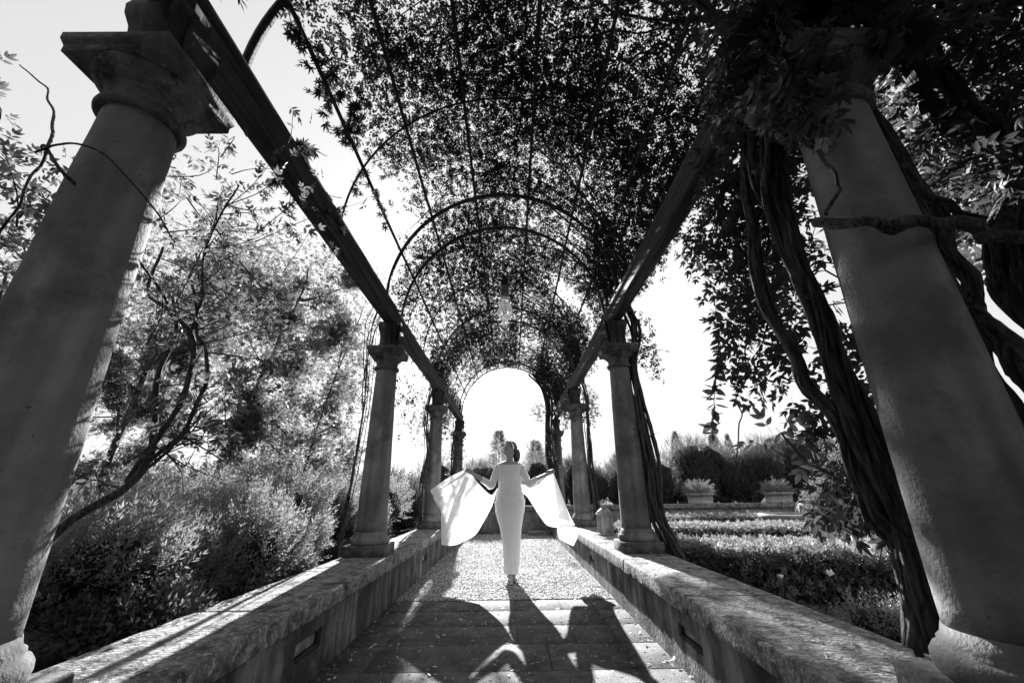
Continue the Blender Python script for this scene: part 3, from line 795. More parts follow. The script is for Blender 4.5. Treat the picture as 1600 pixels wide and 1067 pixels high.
# left columns
braid('climbing_rose', 'wispy twigs with small leaves beside the second left column', [(-1.85, 5.1, .3), (-1.78, 5.1, 1.2), (-1.7, 5.1, 2.2), (-1.72, 5.1, 3.1), (-1.6, 5.1, 3.6)], [.04, .07, .12, .16], 7, .007,
      (np.concatenate([blob((-1.95, 5.2, 2.4), (.28, .35, .8), 300), blob((-1.25, 5.2, 2.2), (.12, .2, .5), 60)]), .08), 'rose_leaf', twigs=40)
braid('climbing_rose', 'twigs and leaves twining round the third left column', [(-1.60, 8.4, .45), (-1.62, 8.36, 1.2), (-1.55, 8.38, 1.9), (-1.62, 8.4, 2.7), (-1.5, 8.5, 3.5)], [.05, .08, .07, .12], 8, .010,
      (np.concatenate([blob((-1.75, 8.5, 2.6), (.3, .35, .7), 260), blob((-1.25, 8.5, 2.4), (.15, .2, .5), 90)]), .085), 'rose_leaf', twigs=30)
braid('climbing_rose', 'loose leafy stems at the farthest left column', [(-1.65, 12.3, .4), (-1.6, 12.3, 1.5), (-1.55, 12.3, 2.6), (-1.45, 12.4, 3.6)], [.06, .1, .12], 8, .011,
      (np.concatenate([blob((-1.5, 12.3, 2.3), (.3, .3, 1.0), 380), blob((-1.85, 12.1, 3.2), (.18, .45, .30), 240)]), .10), 'rose_leaf', twigs=20)

# left, nearest: arching rose with big leaves between column and shrubs
rose_n = thing('climbing_rose', 'arching rose stems with large leaves rising beside the nearest left column', 'climbing plant', (-2.05, 1.95, .2), 'woody climbers on the columns')
RS = [([(-2.1, 1.9, .25), (-1.97, 2.0, .90), (-1.68, 2.0, 1.13), (-1.62, 2.0, 1.25), (-1.66, 2.0, 1.46), (-1.69, 2.0, 1.70), (-1.66, 2.0, 1.9), (-1.74, 2.0, 2.1)], .022, .009),
      ([(-1.69, 2.0, 1.15), (-1.60, 2.0, 1.36), (-1.545, 2.0, 1.60), (-1.54, 2.0, 1.76), (-1.60, 2.0, 1.90), (-1.72, 2.0, 2.02), (-1.9, 2.02, 2.15), (-1.93, 2.05, 2.45)], .015, .008),
      ([(-1.62, 2.0, 1.24), (-1.50, 2.0, 1.36), (-1.45, 2.0, 1.6), (-1.50, 2.02, 1.80), (-1.58, 2.02, 1.92), (-1.7, 2.05, 2.2)], .011, .007),
      ([(-1.69, 2.0, 1.16), (-1.56, 1.98, 1.26), (-1.47, 1.98, 1.36), (-1.42, 2.0, 1.48)], .009, .004),
      ([(-1.60, 2.0, 1.88), (-1.58, 2.0, 2.1), (-1.64, 2.0, 2.5), (-1.55, 2.0, 2.85)], .009, .005),
      ([(-1.74, 1.98, 2.05), (-1.55, 1.5, 2.10), (-1.46, 1.16, 2.14), (-1.58, 1.145, 2.26), (-1.66, 1.2, 2.32)], .007, .005),
      ([(-1.66, 1.2, 2.32), (-1.62, 1.17, 2.1), (-1.62, 1.16, 1.85), (-1.66, 1.15, 1.5)], .005, .004),
      ([(-1.60, 1.135, 2.24), (-1.45, 1.12, 2.27), (-1.31, 1.20, 2.18), (-1.27, 1.42, 2.05)], .004, .003),
      ([(-1.66, 1.2, 2.32), (-1.82, 1.3, 2.55), (-2.1, 1.4, 2.9), (-2.45, 1.5, 3.2)], .007, .003)]
for pts, r0, r1 in RS:
    obj('stem', *tube(path_sub(pts, 40, .006), np.linspace(r0, r1, 40), 7, .1), 'bark', rose_n, True)
m = MB(); lp = []
for q in range(70):                             # side twigs with leaves
    pts = smooth_path(RS[rng.integers(0, 5)][0], 30); a = pts[rng.integers(8, 30)]
    b = a + np.array([rng.normal(0, .16), rng.normal(.1, .16), rng.normal(.12, .14)]); tw = path_sub([a, (a + b) / 2 + rng.normal(0, .03, 3), b], 8)
    m.add(*tube(tw, np.linspace(.004, .0015, 8), 4)); lp += [tw[4], tw[-1]]
for q in range(46):                             # upper twiggy part against the beam
    a = np.array([-1.62, 2.1, 2.5]) + rng.normal(0, 1, 3) * [.16, .3, .3]; b = a + rng.normal(0, 1, 3) * [.2, .2, .2] + [.03, 0, .12]
    tw = path_sub([a, (a + b) / 2 + rng.normal(0, .04, 3), b], 9); m.add(*tube(tw, np.linspace(.004, .0012, 9), 4)); lp += [tw[3], tw[6], tw[-1]]
for q in range(36):                             # left of the column, towards the frame edge
    a = np.array([-2.5, 1.75, 2.5]) + rng.normal(0, 1, 3) * [.25, .25, .25]; b = a + rng.normal(0, 1, 3) * [.2, .15, .2] + [0, 0, .14]
    tw = path_sub([a, (a + b) / 2 + rng.normal(0, .04, 3), b], 9); m.add(*tube(tw, np.linspace(.005, .0015, 9), 4)); lp += [tw[3], tw[5], tw[7], tw[-1]]
m.build('twigs', 'twig', rose_n, stuff=True)
lp = np.array(lp); lp = np.concatenate([lp, lp + rng.normal(0, .04, lp.shape), blob((-1.75, 2.5, 2.1), (.3, .4, .55), 90), blob((-2.5, 1.9, 2.6), (.35, .3, .35), 240)])
obj('foliage', *leaves(lp, rdir(len(lp), .1), rng.uniform(.065, .11, len(lp)), ROSE5N, None, .8), 'rose_leaf', rose_n, stuff=True)

# sprays of narrow leaves hanging through the open left side of the vault
def spray_set(label, starts, name='leafy_shoot'):
    root = thing(name, label, 'branch', tuple(starts[0][0]))
    m = MB(); lp = []; ld = []
    for a, b in starts:
        a = np.array(a, float); b = np.array(b, float)
        tw = path_sub([a, (a + b) / 2 + rng.normal(0, .05, 3), b], 14)
        m.add(*tube(tw, np.linspace(.0035, .0015, 14), 4)); d0 = unit(b - a)
        for k in range(2, 14): lp += [tw[k]] * 2; ld += [d0 * .5 + rdir(1)[0]] * 2
    m.build('twigs', 'twig', root, stuff=True)
    lp = np.array(lp); ld = np.array(ld) + rng.normal(0, .5, (len(ld), 3))
    obj('foliage', *leaves(lp, ld, rng.uniform(.06, .095, len(lp)), PALM5, None, .7), 'canopy_leaf', root, stuff=True)
st = []
for q in range(15):
    y = rng.uniform(1.9, 3.3); t0 = R(rng.uniform(138, 156)); p0 = arch_pt(np.array(t0), y, .05); st.append((p0, p0 + np.array([rng.normal(-.08, .10), rng.normal(0, .2), rng.uniform(-.5, -.1)])))
spray_set('five-fingered leaf sprays hanging in the open gap above the left beam', st)
st = [((-1.36, 2.55, 3.62), (-1.38, 2.3, 3.38)), ((-1.36, 2.9, 3.5), (-1.37, 2.75, 3.22)), ((-1.36, 3.05, 3.48), (-1.36, 3.0, 3.26)), ((-1.36, 2.4, 3.48), (-1.55, 2.1, 3.42)), ((-1.6, 2.5, 3.45), (-1.66, 2.4, 3.1)), ((-1.6, 2.6, 3.4), (-1.63, 2.75, 3.05))]
spray_set('few leaf sprays draped over the inner face of the left beam', st)
st = []
for q in range(14):
    y = rng.uniform(.6, 1.7); t0 = R(rng.uniform(140, 172)); p0 = arch_pt(np.array(t0), y, .1); st.append((p0, p0 + rng.normal(0, 1, 3) * [.25, .2, .2]))
spray_set('leaf sprays at the foot of the nearest iron arch, top left', st)

# ------------------------------------------------------------------ pendant lamp
lamp = thing('pendant_lamp', 'cut glass hurricane lamp hanging under the middle of the vault', 'lamp', (0.005, 6.8, 4.9))
lx, ly = .006, 6.8
obj('rod', *tube([(lx, ly, 4.55), (lx, ly, 4.93)], .012, 8), 'iron', lamp)
obj('cap', *lathe([(.02, 4.93), (.045, 4.90), (.045, 4.88), (.02, 4.87)][::-1], 20, lx, ly), 'iron', lamp, True)
obj('holder', *lathe([(.055, 4.46), (.062, 4.48), (.062, 4.82), (.05, 4.85), (.02, 4.86)], 20, lx, ly), 'iron', lamp, True)
obj('chimney', *lathe([(.072, 4.40), (.074, 4.44), (.076, 4.66), (.080, 4.70)], 28, lx, ly, False), 'lampglass', lamp, True)
obj('globe', *lathe([(.03, 3.90), (.055, 3.93), (.062, 3.97), (.055, 4.00), (.062, 4.02), (.095, 4.06), (.122, 4.11), (.132, 4.17), (.128, 4.24), (.108, 4.31), (.085, 4.37), (.074, 4.41)], 28, lx, ly, False), 'lampglass', lamp, True)
obj('finial', *lathe([(.003, 3.855), (.014, 3.87), (.018, 3.885), (.03, 3.90)], 16, lx, ly), 'lampglass', lamp, True)
obj('bulb', *lathe([(.005, 4.10), (.028, 4.13), (.034, 4.18), (.026, 4.24), (.014, 4.30), (.014, 4.46)], 16, lx, ly), 'candle', lamp, True)

# ------------------------------------------------------------------ lantern on the right wall
lan = thing('lantern', 'square metal lantern with glass panes on the right wall by the second column', 'lantern', (1.50, 6.75, ZCOP))
lx, ly, z0, h = 1.50, 6.75, ZCOP + .004, .108
obj('base', *bev_box(lx - h, lx + h, ly - h, ly + h, z0, z0 + .025, .005), 'lantern', lan)
for sx in (-1, 1):
    for sy in (-1, 1):
        obj('post', *bev_box(lx + sx * (h - .014) - .010, lx + sx * (h - .014) + .010, ly + sy * (h - .014) - .010, ly + sy * (h - .014) + .010, z0 + .026, z0 + .275, .002), 'lantern', lan)
for sx, sy in ((0, -1), (0, 1), (-1, 0), (1, 0)):
    cx_, cy_ = lx + sx * (h - .014), ly + sy * (h - .014); wx, wy = (.094, .003) if sx == 0 else (.003, .094)
    obj('glass_pane', *bev_box(cx_ - wx, cx_ + wx, cy_ - wy, cy_ + wy, z0 + .028, z0 + .273, 0), 'pane', lan)
    for t in (-.032, .032):
        px_, py_ = (cx_ + t, cy_ + sy * .008) if sx == 0 else (cx_ + sx * .008, cy_ + t)
        obj('glazing_bar', *bev_box(px_ - .006, px_ + .006, py_ - .005, py_ + .005, z0 + .026, z0 + .275, .001), 'lantern', lan)
obj('top_plate', *bev_box(lx - h - .012, lx + h + .012, ly - h - .012, ly + h + .012, z0 + .276, z0 + .296, .004), 'lantern', lan)
q1, q2 = h + .008, .045
Vv = [(lx + a * q1, ly + b * q1, z0 + .297) for a, b in ((-1, -1), (1, -1), (1, 1), (-1, 1))] + [(lx + a * q2, ly + b * q2, z0 + .372) for a, b in ((-1, -1), (1, -1), (1, 1), (-1, 1))]
obj('roof', Vv, np.array([[0, 1, 5, 4], [1, 2, 6, 5], [2, 3, 7, 6], [3, 0, 4, 7], [4, 5, 6, 7], [3, 2, 1, 0]]), 'lantern', lan)
obj('chimney', *bev_box(lx - .034, lx + .034, ly - .034, ly + .034, z0 + .373, z0 + .425, .004), 'lantern', lan)
aa = np.linspace(0, 2 * np.pi, 25)
obj('ring_handle', *tube(np.stack([lx + .042 * np.cos(aa), np.full(25, ly), z0 + .445 + .042 * np.sin(aa)], 1), .006, 6), 'lantern', lan, True)
obj('candle', *lathe([(.035, z0 + .026), (.035, z0 + .15), (.03, z0 + .155)], 16, lx, ly), 'candle', lan, True)

# ------------------------------------------------------------------ end wall, planters
pw = thing('parapet_wall', 'long low garden wall with stone cap at the end of walkway and parterre', 'wall', (4, 13.3, 0))
y0 = YEND + .02
for k, (a, b) in enumerate([(-6, -2), (-2, 2), (2, 6), (6, 10), (10, 14)]):
    obj('wall_panel', *bev_box(a + .002, b - .002, y0 + .05, y0 + .38, -.1, .60, .004), 'parapet', pw)
for a in np.arange(-6, 14, 1.6):
    obj('cap_stone', *bev_box(a + .004, a + 1.596, y0 - .03, y0 + .46, .602, .735, .012), 'coping', pw)
obj_step = thing('stone_block', 'pale stone block on the gravel at the foot of the right wall end', 'block', (.95, 12.5, 0))
obj('block_body', *bev_box(.55, 1.17, 12.3, 12.8, .0, .10, .012), 'bracket', obj_step)

def planter(x, label, wb=.29, wt=.335, h=.29):
    y, z = y0 + .22, .737
    root = thing('planter_box', label, 'planter', (x, y, z), 'terracotta boxes on the end wall')
    d = .19
    def ring(w, dd, zz): return [(x - w, y - dd, zz), (x + w, y - dd, zz), (x + w, y + dd, zz), (x - w, y + dd, zz)]
    Vv = ring(wb + .015, d + .01, z) + ring(wb + .015, d + .01, z + .035) + ring(wb, d, z + .04) + ring(wt - .03, d + .02, z + h - .06) + ring(wt, d + .045, z + h - .05) + ring(wt, d + .045, z + h) + ring(wt - .035, d + .01, z + h) + ring(wt - .035, d + .01, z + h - .05)
    i = np.arange(4); j = (i + 1) % 4
    Q = [np.stack([q * 4 + i, q * 4 + j, q * 4 + 4 + j, q * 4 + 4 + i], 1) for q in range(7)] + [np.array([[28, 29, 30, 31], [3, 2, 1, 0]])]
    obj('box', Vv, np.concatenate(Q), 'terracotta', root)
    for t in np.linspace(-wb + .07, wb - .07, 5):     # garland relief on the front
        a = np.linspace(0, np.pi, 9); pts = np.stack([x + t + .05 * np.cos(a), np.full(9, y - d - .012), z + .17 - .055 * np.sin(a)], 1)
        obj('garland', *tube(pts, .012, 5), 'terracotta', root, True)
    return root
def tuft(x, y, z, r, n, label, L=.2):
    root = thing('grass_tuft', label, 'plant', (x, y, z), 'plants in the terracotta boxes')
    d = rdir(n, .55); d[:, 2] = np.abs(d[:, 2]); P = np.array([x, y, z]) + d * rng.uniform(.2, .75, (n, 1)) * np.array(r)
    obj('foliage', *leaves(P, d + rng.normal(0, .25, (n, 3)), rng.uniform(.6, 1.3, n) * L, SPRIG, None, 1.0), 'rosemary', root, stuff=True)
    obj('stems', *tube([(x, y, z - .06), (x, y, z + r[2] * .4)], .03, 6), 'twig', root)
planter(5.78, 'terracotta trough on the end wall, left of the two'); tuft(5.78, y0 + .22, 1.0, (.52, .3, .36), 520, 'bushy grey plant in the left terracotta trough')
planter(8.15, 'terracotta trough on the end wall, right of the two'); tuft(8.15, y0 + .22, 1.0, (.50, .3, .36), 520, 'bushy grey plant in the right terracotta trough')

# ------------------------------------------------------------------ clipped hedges of the parterre
def hedge(pts, z1, label, n, wob=.03):
    """clipped box hedge along a polyline of (x, y, halfwidth)"""
    P = smooth_path(np.array(pts, float), 40); T = np.gradient(P[:, :2], axis=0); T /= np.linalg.norm(T, axis=1)[:, None]; Nn = np.stack([-T[:, 1], T[:, 0]], 1)
    root = thing('box_hedge', label, 'hedge', (P[0, 0], P[0, 1], 0), 'clipped hedges of the parterre')
    prof = [(-1, 0), (-1, .85), (-.9, .97), (-.5, 1), (.5, 1), (.9, .97), (1, .85), (1, 0)]
    Vv = []
    for k in range(40):
        for a, b in prof: Vv.append([P[k, 0] + Nn[k, 0] * a * (P[k, 2] - .03), P[k, 1] + Nn[k, 1] * a * (P[k, 2] - .03), b * (z1 - .03)])
    Vv = np.array(Vv); Vv[:, 2] += .02 * nz3(Vv, 3) * (Vv[:, 2] > .1); k8 = len(prof); i = np.arange(k8 - 1)
    Q = np.concatenate([np.stack([k * k8 + i, k * k8 + i + 1, (k + 1) * k8 + i + 1, (k + 1) * k8 + i], 1) for k in range(39)])
    e = np.array([[0, 7, 6, 1], [1, 6, 5, 2], [2, 5, 4, 3]]); Q = np.concatenate([Q, e[:, ::-1], e + 39 * k8])
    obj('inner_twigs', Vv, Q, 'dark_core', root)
    t = rng.uniform(0, 39, n); k = np.minimum(t.astype(int), 38); f = (t - k)[:, None]
    C = P[k] * (1 - f) + P[k + 1] * f; Nk = Nn[k]
    side = rng.random(n); pa = np.where(side < .55, rng.uniform(-1, 1, n), np.where(side < .85, -1.0, 1.0)); pz = np.where(side < .55, z1, rng.uniform(.05, 1, n) * z1)
    PT = np.stack([C[:, 0] + Nk[:, 0] * pa * C[:, 2], C[:, 1] + Nk[:, 1] * pa * C[:, 2], pz], 1)
    PT += rng.normal(0, wob, (n, 3)); PT[:, 2] += .02 * nz3(PT, 3)
    nr = np.where((side < .55)[:, None], [0, 0, 1.0], np.stack([Nk[:, 0] * np.sign(pa), Nk[:, 1] * np.sign(pa), np.full(n, .2)], 1))
    obj('foliage', *leaves(PT, nr + rdir(n) * .9, rng.uniform(.05, .085, n), TRIO, None, 1.0), 'box_leaf', root, stuff=True)
hedge([(1.95, 5.75, .50), (3.0, 5.5, .55), (4.4, 5.1, .6), (6.0, 4.8, .6)], .45, 'wide clipped hedge nearest the right wall', 15000)
hedge([(2.1, 8.7, .5), (3.6, 8.6, .5), (5.2, 8.2, .5), (7.4, 7.6, .5)], .45, 'middle clipped hedge of the parterre', 11000)
hedge([(3.2, 11.5, .4), (5.4, 11.5, .4), (7.4, 11.3, .4), (10.0, 11.2, .4)], .48, 'farthest clipped hedge before the end wall', 8000)

# ------------------------------------------------------------------ shrubs and trees
def shrub(name, label, c, r, n, L, tpl, mat, cat='shrub', group=None, lobes=6, upright=.5, core=True, flat=0.0, hole=0.0):
    """rounded bush: leaf sprays on several lobes, over a dark twiggy core"""
    c = np.array(c, float); r = np.array(r, float)
    root = thing(name, label, cat, (c[0], c[1], c[2]), group)
    L0 = [np.array([0, 0, r[2]])] + [np.array([rng.uniform(-.6, .6) * r[0], rng.uniform(-.6, .6) * r[1], r[2] * rng.uniform(.55, 1.25)]) for _ in range(lobes)]
    R0 = [r * .72] + [r * rng.uniform(.38, .6) for _ in range(lobes)]
    P, Nn = [], []
    for cc, rr in zip(L0, R0):
        k = n // (lobes + 1); v = rdir(k, .15); P.append(c + cc + v * rr * (rng.random((k, 1)) ** .25)); Nn.append(v)
    P = np.concatenate(P); Nn = np.concatenate(Nn); ok = P[:, 2] > c[2] - .02
    if hole: ok &= nz3(P, 2.2 / max(r), 1.0) > -hole
    P, Nn = P[ok], Nn[ok]
    d = Nn * .7 + rdir(len(P)) * .5; d[:, 2] += upright
    obj('foliage', *leaves(P, d, rng.uniform(.7, 1.3, len(P)) * L, tpl, None, 1.0), mat, root, stuff=True)
    m = MB()
    for cc, rr in zip(L0, R0):
        b = c + np.array([rng.normal(0, .06), rng.normal(0, .06), 0]); e = c + cc
        m.add(*tube(path_sub([b, (b + e) / 2 + rng.normal(0, .05, 3), e], 8), np.linspace(.02, .008, 8) * max(.5, r[2]), 5))
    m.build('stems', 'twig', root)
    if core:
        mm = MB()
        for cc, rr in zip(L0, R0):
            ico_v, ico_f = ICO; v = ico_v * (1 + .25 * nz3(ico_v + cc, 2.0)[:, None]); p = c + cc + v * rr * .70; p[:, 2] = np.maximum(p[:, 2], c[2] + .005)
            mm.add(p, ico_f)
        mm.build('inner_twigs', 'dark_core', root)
    return root
bm = bmesh.new(); bmesh.ops.create_icosphere(bm, subdivisions=2, radius=1); bm.verts.ensure_lookup_table()
ICO = (np.array([v.co[:] for v in bm.verts]), np.array([[v.index for v in f.verts] for f in bm.faces])); bm.free()

# rosemary drift and undergrowth left of the wall
RB = [((-2.55, 3.0, .2), (.62, .6, .50), 'grey rosemary bush by the wall, nearest of the drift'), ((-2.25, 4.0, .2), (.5, .55, .52), 'rosemary bush close behind the left wall coping'),
      ((-3.3, 4.2, .2), (.75, .7, .66), 'tall rosemary bush in the middle of the left bed'), ((-2.5, 5.1, .2), (.6, .65, .62), 'rosemary bush just left of the second column'),
      ((-3.7, 5.6, .2), (.8, .8, .72), 'pale rosemary bush behind the others in the left bed'), ((-2.5, 6.6, .2), (.6, .7, .66), 'rosemary bush between second and third left columns'),
      ((-4.4, 3.4, .2), (.8, .7, .62), 'rosemary bush at the far left behind the rose stems'), ((-2.6, 8.4, .2), (.7, .8, .7), 'rosemary bush beside the third left column')]
for c, r, lb in RB: shrub('rosemary_bush', lb, c, r, 3400, .17, SPRIG, 'rosemary', group='rosemary bushes left of the wall', lobes=7, upright=.9)
UB = [((-2.1, 1.75, .2), (.35, .4, .24), 'small spiky-leaved shrub at the foot of the nearest left column', 'rosemary', SPRIG, .085, 2000),
      ((-2.0, 2.75, .2), (.34, .45, .20), 'dark low plants spilling to the left coping', 'low_leaf', SPRAY, .13, 700),
      ((-2.0, 3.55, .2), (.30, .4, .20), 'low leafy plants under the rosemary by the coping', 'low_leaf', SPRAY, .12, 700),
      ((-2.9, 2.2, .2), (.5, .45, .3), 'shaded undergrowth at the lower left', 'low_leaf', SPRAY, .14, 900),
      ((-2.0, 4.4, .2), (.26, .35, .2), 'dark low plants at the second column foot', 'low_leaf', SPRAY, .12, 500)]
for c, r, lb, mt, tp, L, n in UB: shrub('low_shrub', lb, c, r, n, L, tp, mt, group='undergrowth along the left wall', lobes=4, upright=.4)
BK = [((-5.6, 8.0, 0), (1.5, 1.2, .95), 'broad dark shrub under the trees, far left'), ((-3.6, 8.6, 0), (1.1, 1.0, .90), 'leafy shrub behind the rosemary left of the second column'),
      ((-2.7, 10.6, 0), (.9, 1.0, .95), 'leafy shrub beyond the third left column'), ((-4.8, 11.0, 0), (1.5, 1.2, 1.1), 'dense background shrub left of the walkway end'),
      ((-8.0, 6.5, 0), (1.6, 1.4, 1.1), 'big shrub at the left edge behind the column')]
for c, r, lb in BK: shrub('leafy_shrub', lb, c, r, 3000, .16, SPRAY, 'hedge_leaf', group='background shrubs on the left', lobes=6)

shrub('added_shade_laurel', 'unseen dark laurel added left of the viewpoint to shade the nearest right column', (-3.0, -1.3, .2), (1.0, 2.0, 2.3), 3000, .34, SPRAY, 'hedge_leaf', lobes=9)  # out of view; added to cut sky light on the near right column

shrub('added_shade_laurel', 'second unseen dark laurel, added behind left of the viewpoint for shade', (-2.9, -4.6, .2), (1.0, 2.2, 2.3), 3000, .34, SPRAY, 'hedge_leaf', lobes=9)  # another added light blocker, unseen, closing the open left side

shrub('added_shade_laurel', 'third unseen dark laurel, added behind the viewpoint to block rear-left light', (-1.6, -8.2, 0), (2.2, 1.2, 2.3), 3000, .36, SPRAY, 'hedge_leaf', lobes=9)  # added out of view as an occluder for the rear-left sky

def tree(label, base, top, crown, n_leaf, L, mat='tree_leaf', r0=.06, forks=7, name='young_tree', cat='tree', group=None, tpl=TRIO, extra=5):
    """slender tree: leaning trunk, forking limbs, airy crown of small leaves along the twigs"""
    base = np.array(base, float); top = np.array(top, float); crown = np.array(crown, float)
    root = thing(name, label, cat, tuple(base), group)
    tr = path_sub([base, base * .6 + top * .4 + rng.normal(0, .12, 3), top], 30, .05)
    obj('trunk', *tube(tr, np.linspace(r0, r0 * .25, 30), 8, .08), 'bark', root, True)
    m = MB(); tips = []
    for k in range(forks):
        a = tr[int(8 + 21 * k / forks)]; v = rdir(1, .35)[0]; b = a + v * crown * rng.uniform(.6, 1.0)
        lim = path_sub([a, (a + b) / 2 + rng.normal(0, .12, 3) + [0, 0, .1], b], 16, .03)
        m.add(*tube(lim, np.linspace(r0 * .42, r0 * .1, 16), 6))
        for q in range(extra):
            c0 = lim[rng.integers(4, 16)]; c1 = c0 + rdir(1, .2)[0] * crown * rng.uniform(.25, .55); tw = path_sub([c0, (c0 + c1) / 2 + rng.normal(0, .06, 3), c1], 10)
            m.add(*tube(tw, np.linspace(r0 * .13, .002, 10), 4)); tips.append(tw)
            for z_ in range(3):
                e0 = tw[rng.integers(3, 10)]; e1 = e0 + rdir(1, .1)[0] * crown * rng.uniform(.12, .28); t2 = path_sub([e0, (e0 + e1) / 2 + rng.normal(0, .03, 3), e1], 10); tips.append(t2)
                m.add(*tube(t2, np.linspace(.004, .0015, 10), 3))
    m.build('limbs', 'bark', root, True, stuff=True)
    tips = np.array(tips); i = rng.integers(0, len(tips), n_leaf); j = rng.integers(1, 10, n_leaf)
    P = tips[i, j] + rng.normal(0, .06, (n_leaf, 3))
    k = n_leaf // 2; mid = tr[20] * .5 + tr[-1] * .5; Pv = mid + rdir(k) * (rng.random((k, 1)) ** .4) * crown * [1.25, 1.25, 1.5]
    ok = nz3(Pv, 1.6, base[0]) + .6 * nz3(Pv, 5.0) > -.15; P = np.concatenate([P, Pv[ok]]); n_leaf = len(P)
    obj('crown', *leaves(P, rdir(n_leaf, -.1), rng.uniform(.7, 1.3, n_leaf) * L, tpl, None, 1.0), mat, root, stuff=True)
    return root
GT = 'airy trees left of the walkway'
tree('leaning slender tree with airy crown, left of the second column', (-4.7, 6.6, .1), (-3.5, 6.4, 4.9), (1.15, 1.1, 1.0), 21000, .068, group=GT, forks=10)
tree('tall small-leaved tree behind the rose stems on the left', (-5.6, 6.2, .1), (-5.0, 6.0, 5.2), (1.4, 1.2, 1.1), 18000, .072, group=GT, forks=10)
tree('dense small tree at the left edge beyond the nearest column', (-7.4, 5.4, .1), (-7.3, 5.3, 4.2), (1.5, 1.3, 1.1), 16000, .078, group=GT, forks=10)
tree('farther tree between the leaning tree and the cypress', (-8.2, 9.4, .1), (-7.6, 9.2, 5.6), (1.7, 1.5, 1.3), 13000, .085, group=GT, forks=10)
tree('light twiggy young tree just left of the second column', (-2.75, 6.4, .1), (-2.35, 6.2, 4.0), (.85, .8, 1.1), 6500, .065, r0=.03, group=GT, forks=7)

def cypress(label, base, h, r, n):
    base = np.array(base, float); root = thing('cypress', label, 'tree', tuple(base), 'far cypresses')
    obj('trunk', *tube([base, base + [0, 0, h * .9]], [.12, .03], 6), 'bark', root)
    z = rng.random(n); prof = np.interp(z, [0, .05, .25, .6, .9, 1], [.5, .9, 1, .72, .25, .03]); a = rng.uniform(0, 6.28, n)
    rr = prof * r * rng.uniform(.75, 1.08, n) * (1 + .12 * np.sin(a * 3 + z * 20))
    P = base + np.stack([rr * np.cos(a), rr * np.sin(a), z * h], 1); d = np.stack([np.cos(a) * .35, np.sin(a) * .35, np.ones(n)], 1) + rdir(n) * .3
    obj('crown', *leaves(P, d, h * .05 * rng.uniform(.6, 1.2, n), SPRAY, np.stack([np.cos(a), np.sin(a), np.zeros(n)], 1), .6), 'hedge_leaf', root, stuff=True)
cypress('cypress showing between the trees left of the second column', (-11.9, 22, 0), 6.6, .95, 3200)
cypress('thin dark cypress tip above the right hedge, left of the pair', (15.9, 40, 0), 6.3, 1.0, 1400)
cypress('cypress tip above the right hedge behind the dangling spray', (19.6, 40, 0), 6.3, 1.0, 1400)
cypress('slimmer cypress tip right of the dangling spray', (20.9, 40, 0), 6.0, .7, 1200)

HB = [((4.6, 15.6, 0), (1.2, .9, 1.05), 'dark hedge bush behind the end wall next to the second right column'), ((6.6, 15.9, 0), (1.35, 1.0, 1.25), 'tall hedge bush behind the left terracotta trough'),
      ((8.5, 15.7, 0), (1.2, 1.0, 1.08), 'hedge bush between the two terracotta troughs'), ((10.3, 15.9, 0), (1.5, 1.0, 1.25), 'hedge bush behind the right terracotta trough'),
      ((12.8, 16, 0), (1.6, 1.1, 1.25), 'hedge bush at the right end of the row'), ((2.6, 15.5, 0), (1.1, .9, 1.0), 'hedge bush seen right of the third column'),
      ((1.1, 15.6, 0), (.9, .8, 1.0), 'hedge bush behind the woman, right side'), ((-.7, 15.6, 0), (1.0, .8, .92), 'hedge bush behind the woman, left side'), ((-2.6, 15.8, 0), (1.2, .9, 1.0), 'hedge bush behind the fourth left column')]
for c, r, lb in HB: shrub('hedge_bush', lb, c, (r[0] * 1.1, r[1], r[2] * 1.40), 5600, .22, SPRIG, 'hedge_leaf', group='bushes behind the end wall', lobes=8, upright=.9)
def conifer(label, base, h, r):
    base = np.array(base, float); root = thing('conifer', label, 'tree', tuple(base), 'conifer tops behind the woman')
    obj('trunk', *tube([base, base + [0, 0, h]], [.09, .012], 6), 'bark', root)
    P, D = [], []
    for z in np.linspace(.3, .995, 60):
        for q in range(16):
            a = rng.uniform(0, 6.28); L = r * (1.06 - z) * rng.uniform(.45, 1.1) / .7
            for t in (.25, .5, .75, .95): P.append(base + [L * t * math.cos(a), L * t * math.sin(a), h * z + .12 * L * t + rng.normal(0, .04)]); D.append([math.cos(a), math.sin(a), .3 + rng.normal(0, .3)])
    obj('crown', *leaves(np.array(P), np.array(D), rng.uniform(.16, .30, len(P)), SPRIG, None, 1.0), 'vine_leaf', root, stuff=True)
conifer('pointed conifer right behind the head of the woman', (-.75, 30, 0), 5.3, 1.7)
conifer('second conifer top behind the right shoulder of the woman', (1.9, 30.5, 0), 4.6, 1.8)

shrub('broad_leaved_shrub', 'glossy broad-leaved shrub right of the terracotta troughs', (5.45, 7.0, 0), (.62, .6, 1.0), 2600, .11, SPRAY, 'rose_leaf', lobes=7, upright=.1)
shrub('box_ball', 'small rounded bush at the outer foot of the right wall', (2.35, 2.95, 0), (.33, .36, .26), 1500, .06, SPRAY, 'box_leaf', lobes=4, upright=.6)
rb = thing('rose_bush', 'thin rose bush with white blooms behind the right coping', 'rose bush', (2.05, 3.35, 0))
m = MB(); lp = []; fl = []
for q in range(12):
    a = np.array([2.05 + rng.normal(0, .12), 3.35 + rng.normal(0, .15), 0]); b = a + [rng.normal(0, .18), rng.normal(0, .15), rng.uniform(.4, .68)]
    tw = path_sub([a, (a + b) / 2 + rng.normal(0, .05, 3), b], 12); m.add(*tube(tw, np.linspace(.006, .002, 12), 5)); lp += [tw[5], tw[7], tw[9], tw[10]]; fl.append(tw[-1])
m.build('stems', 'twig', rb)
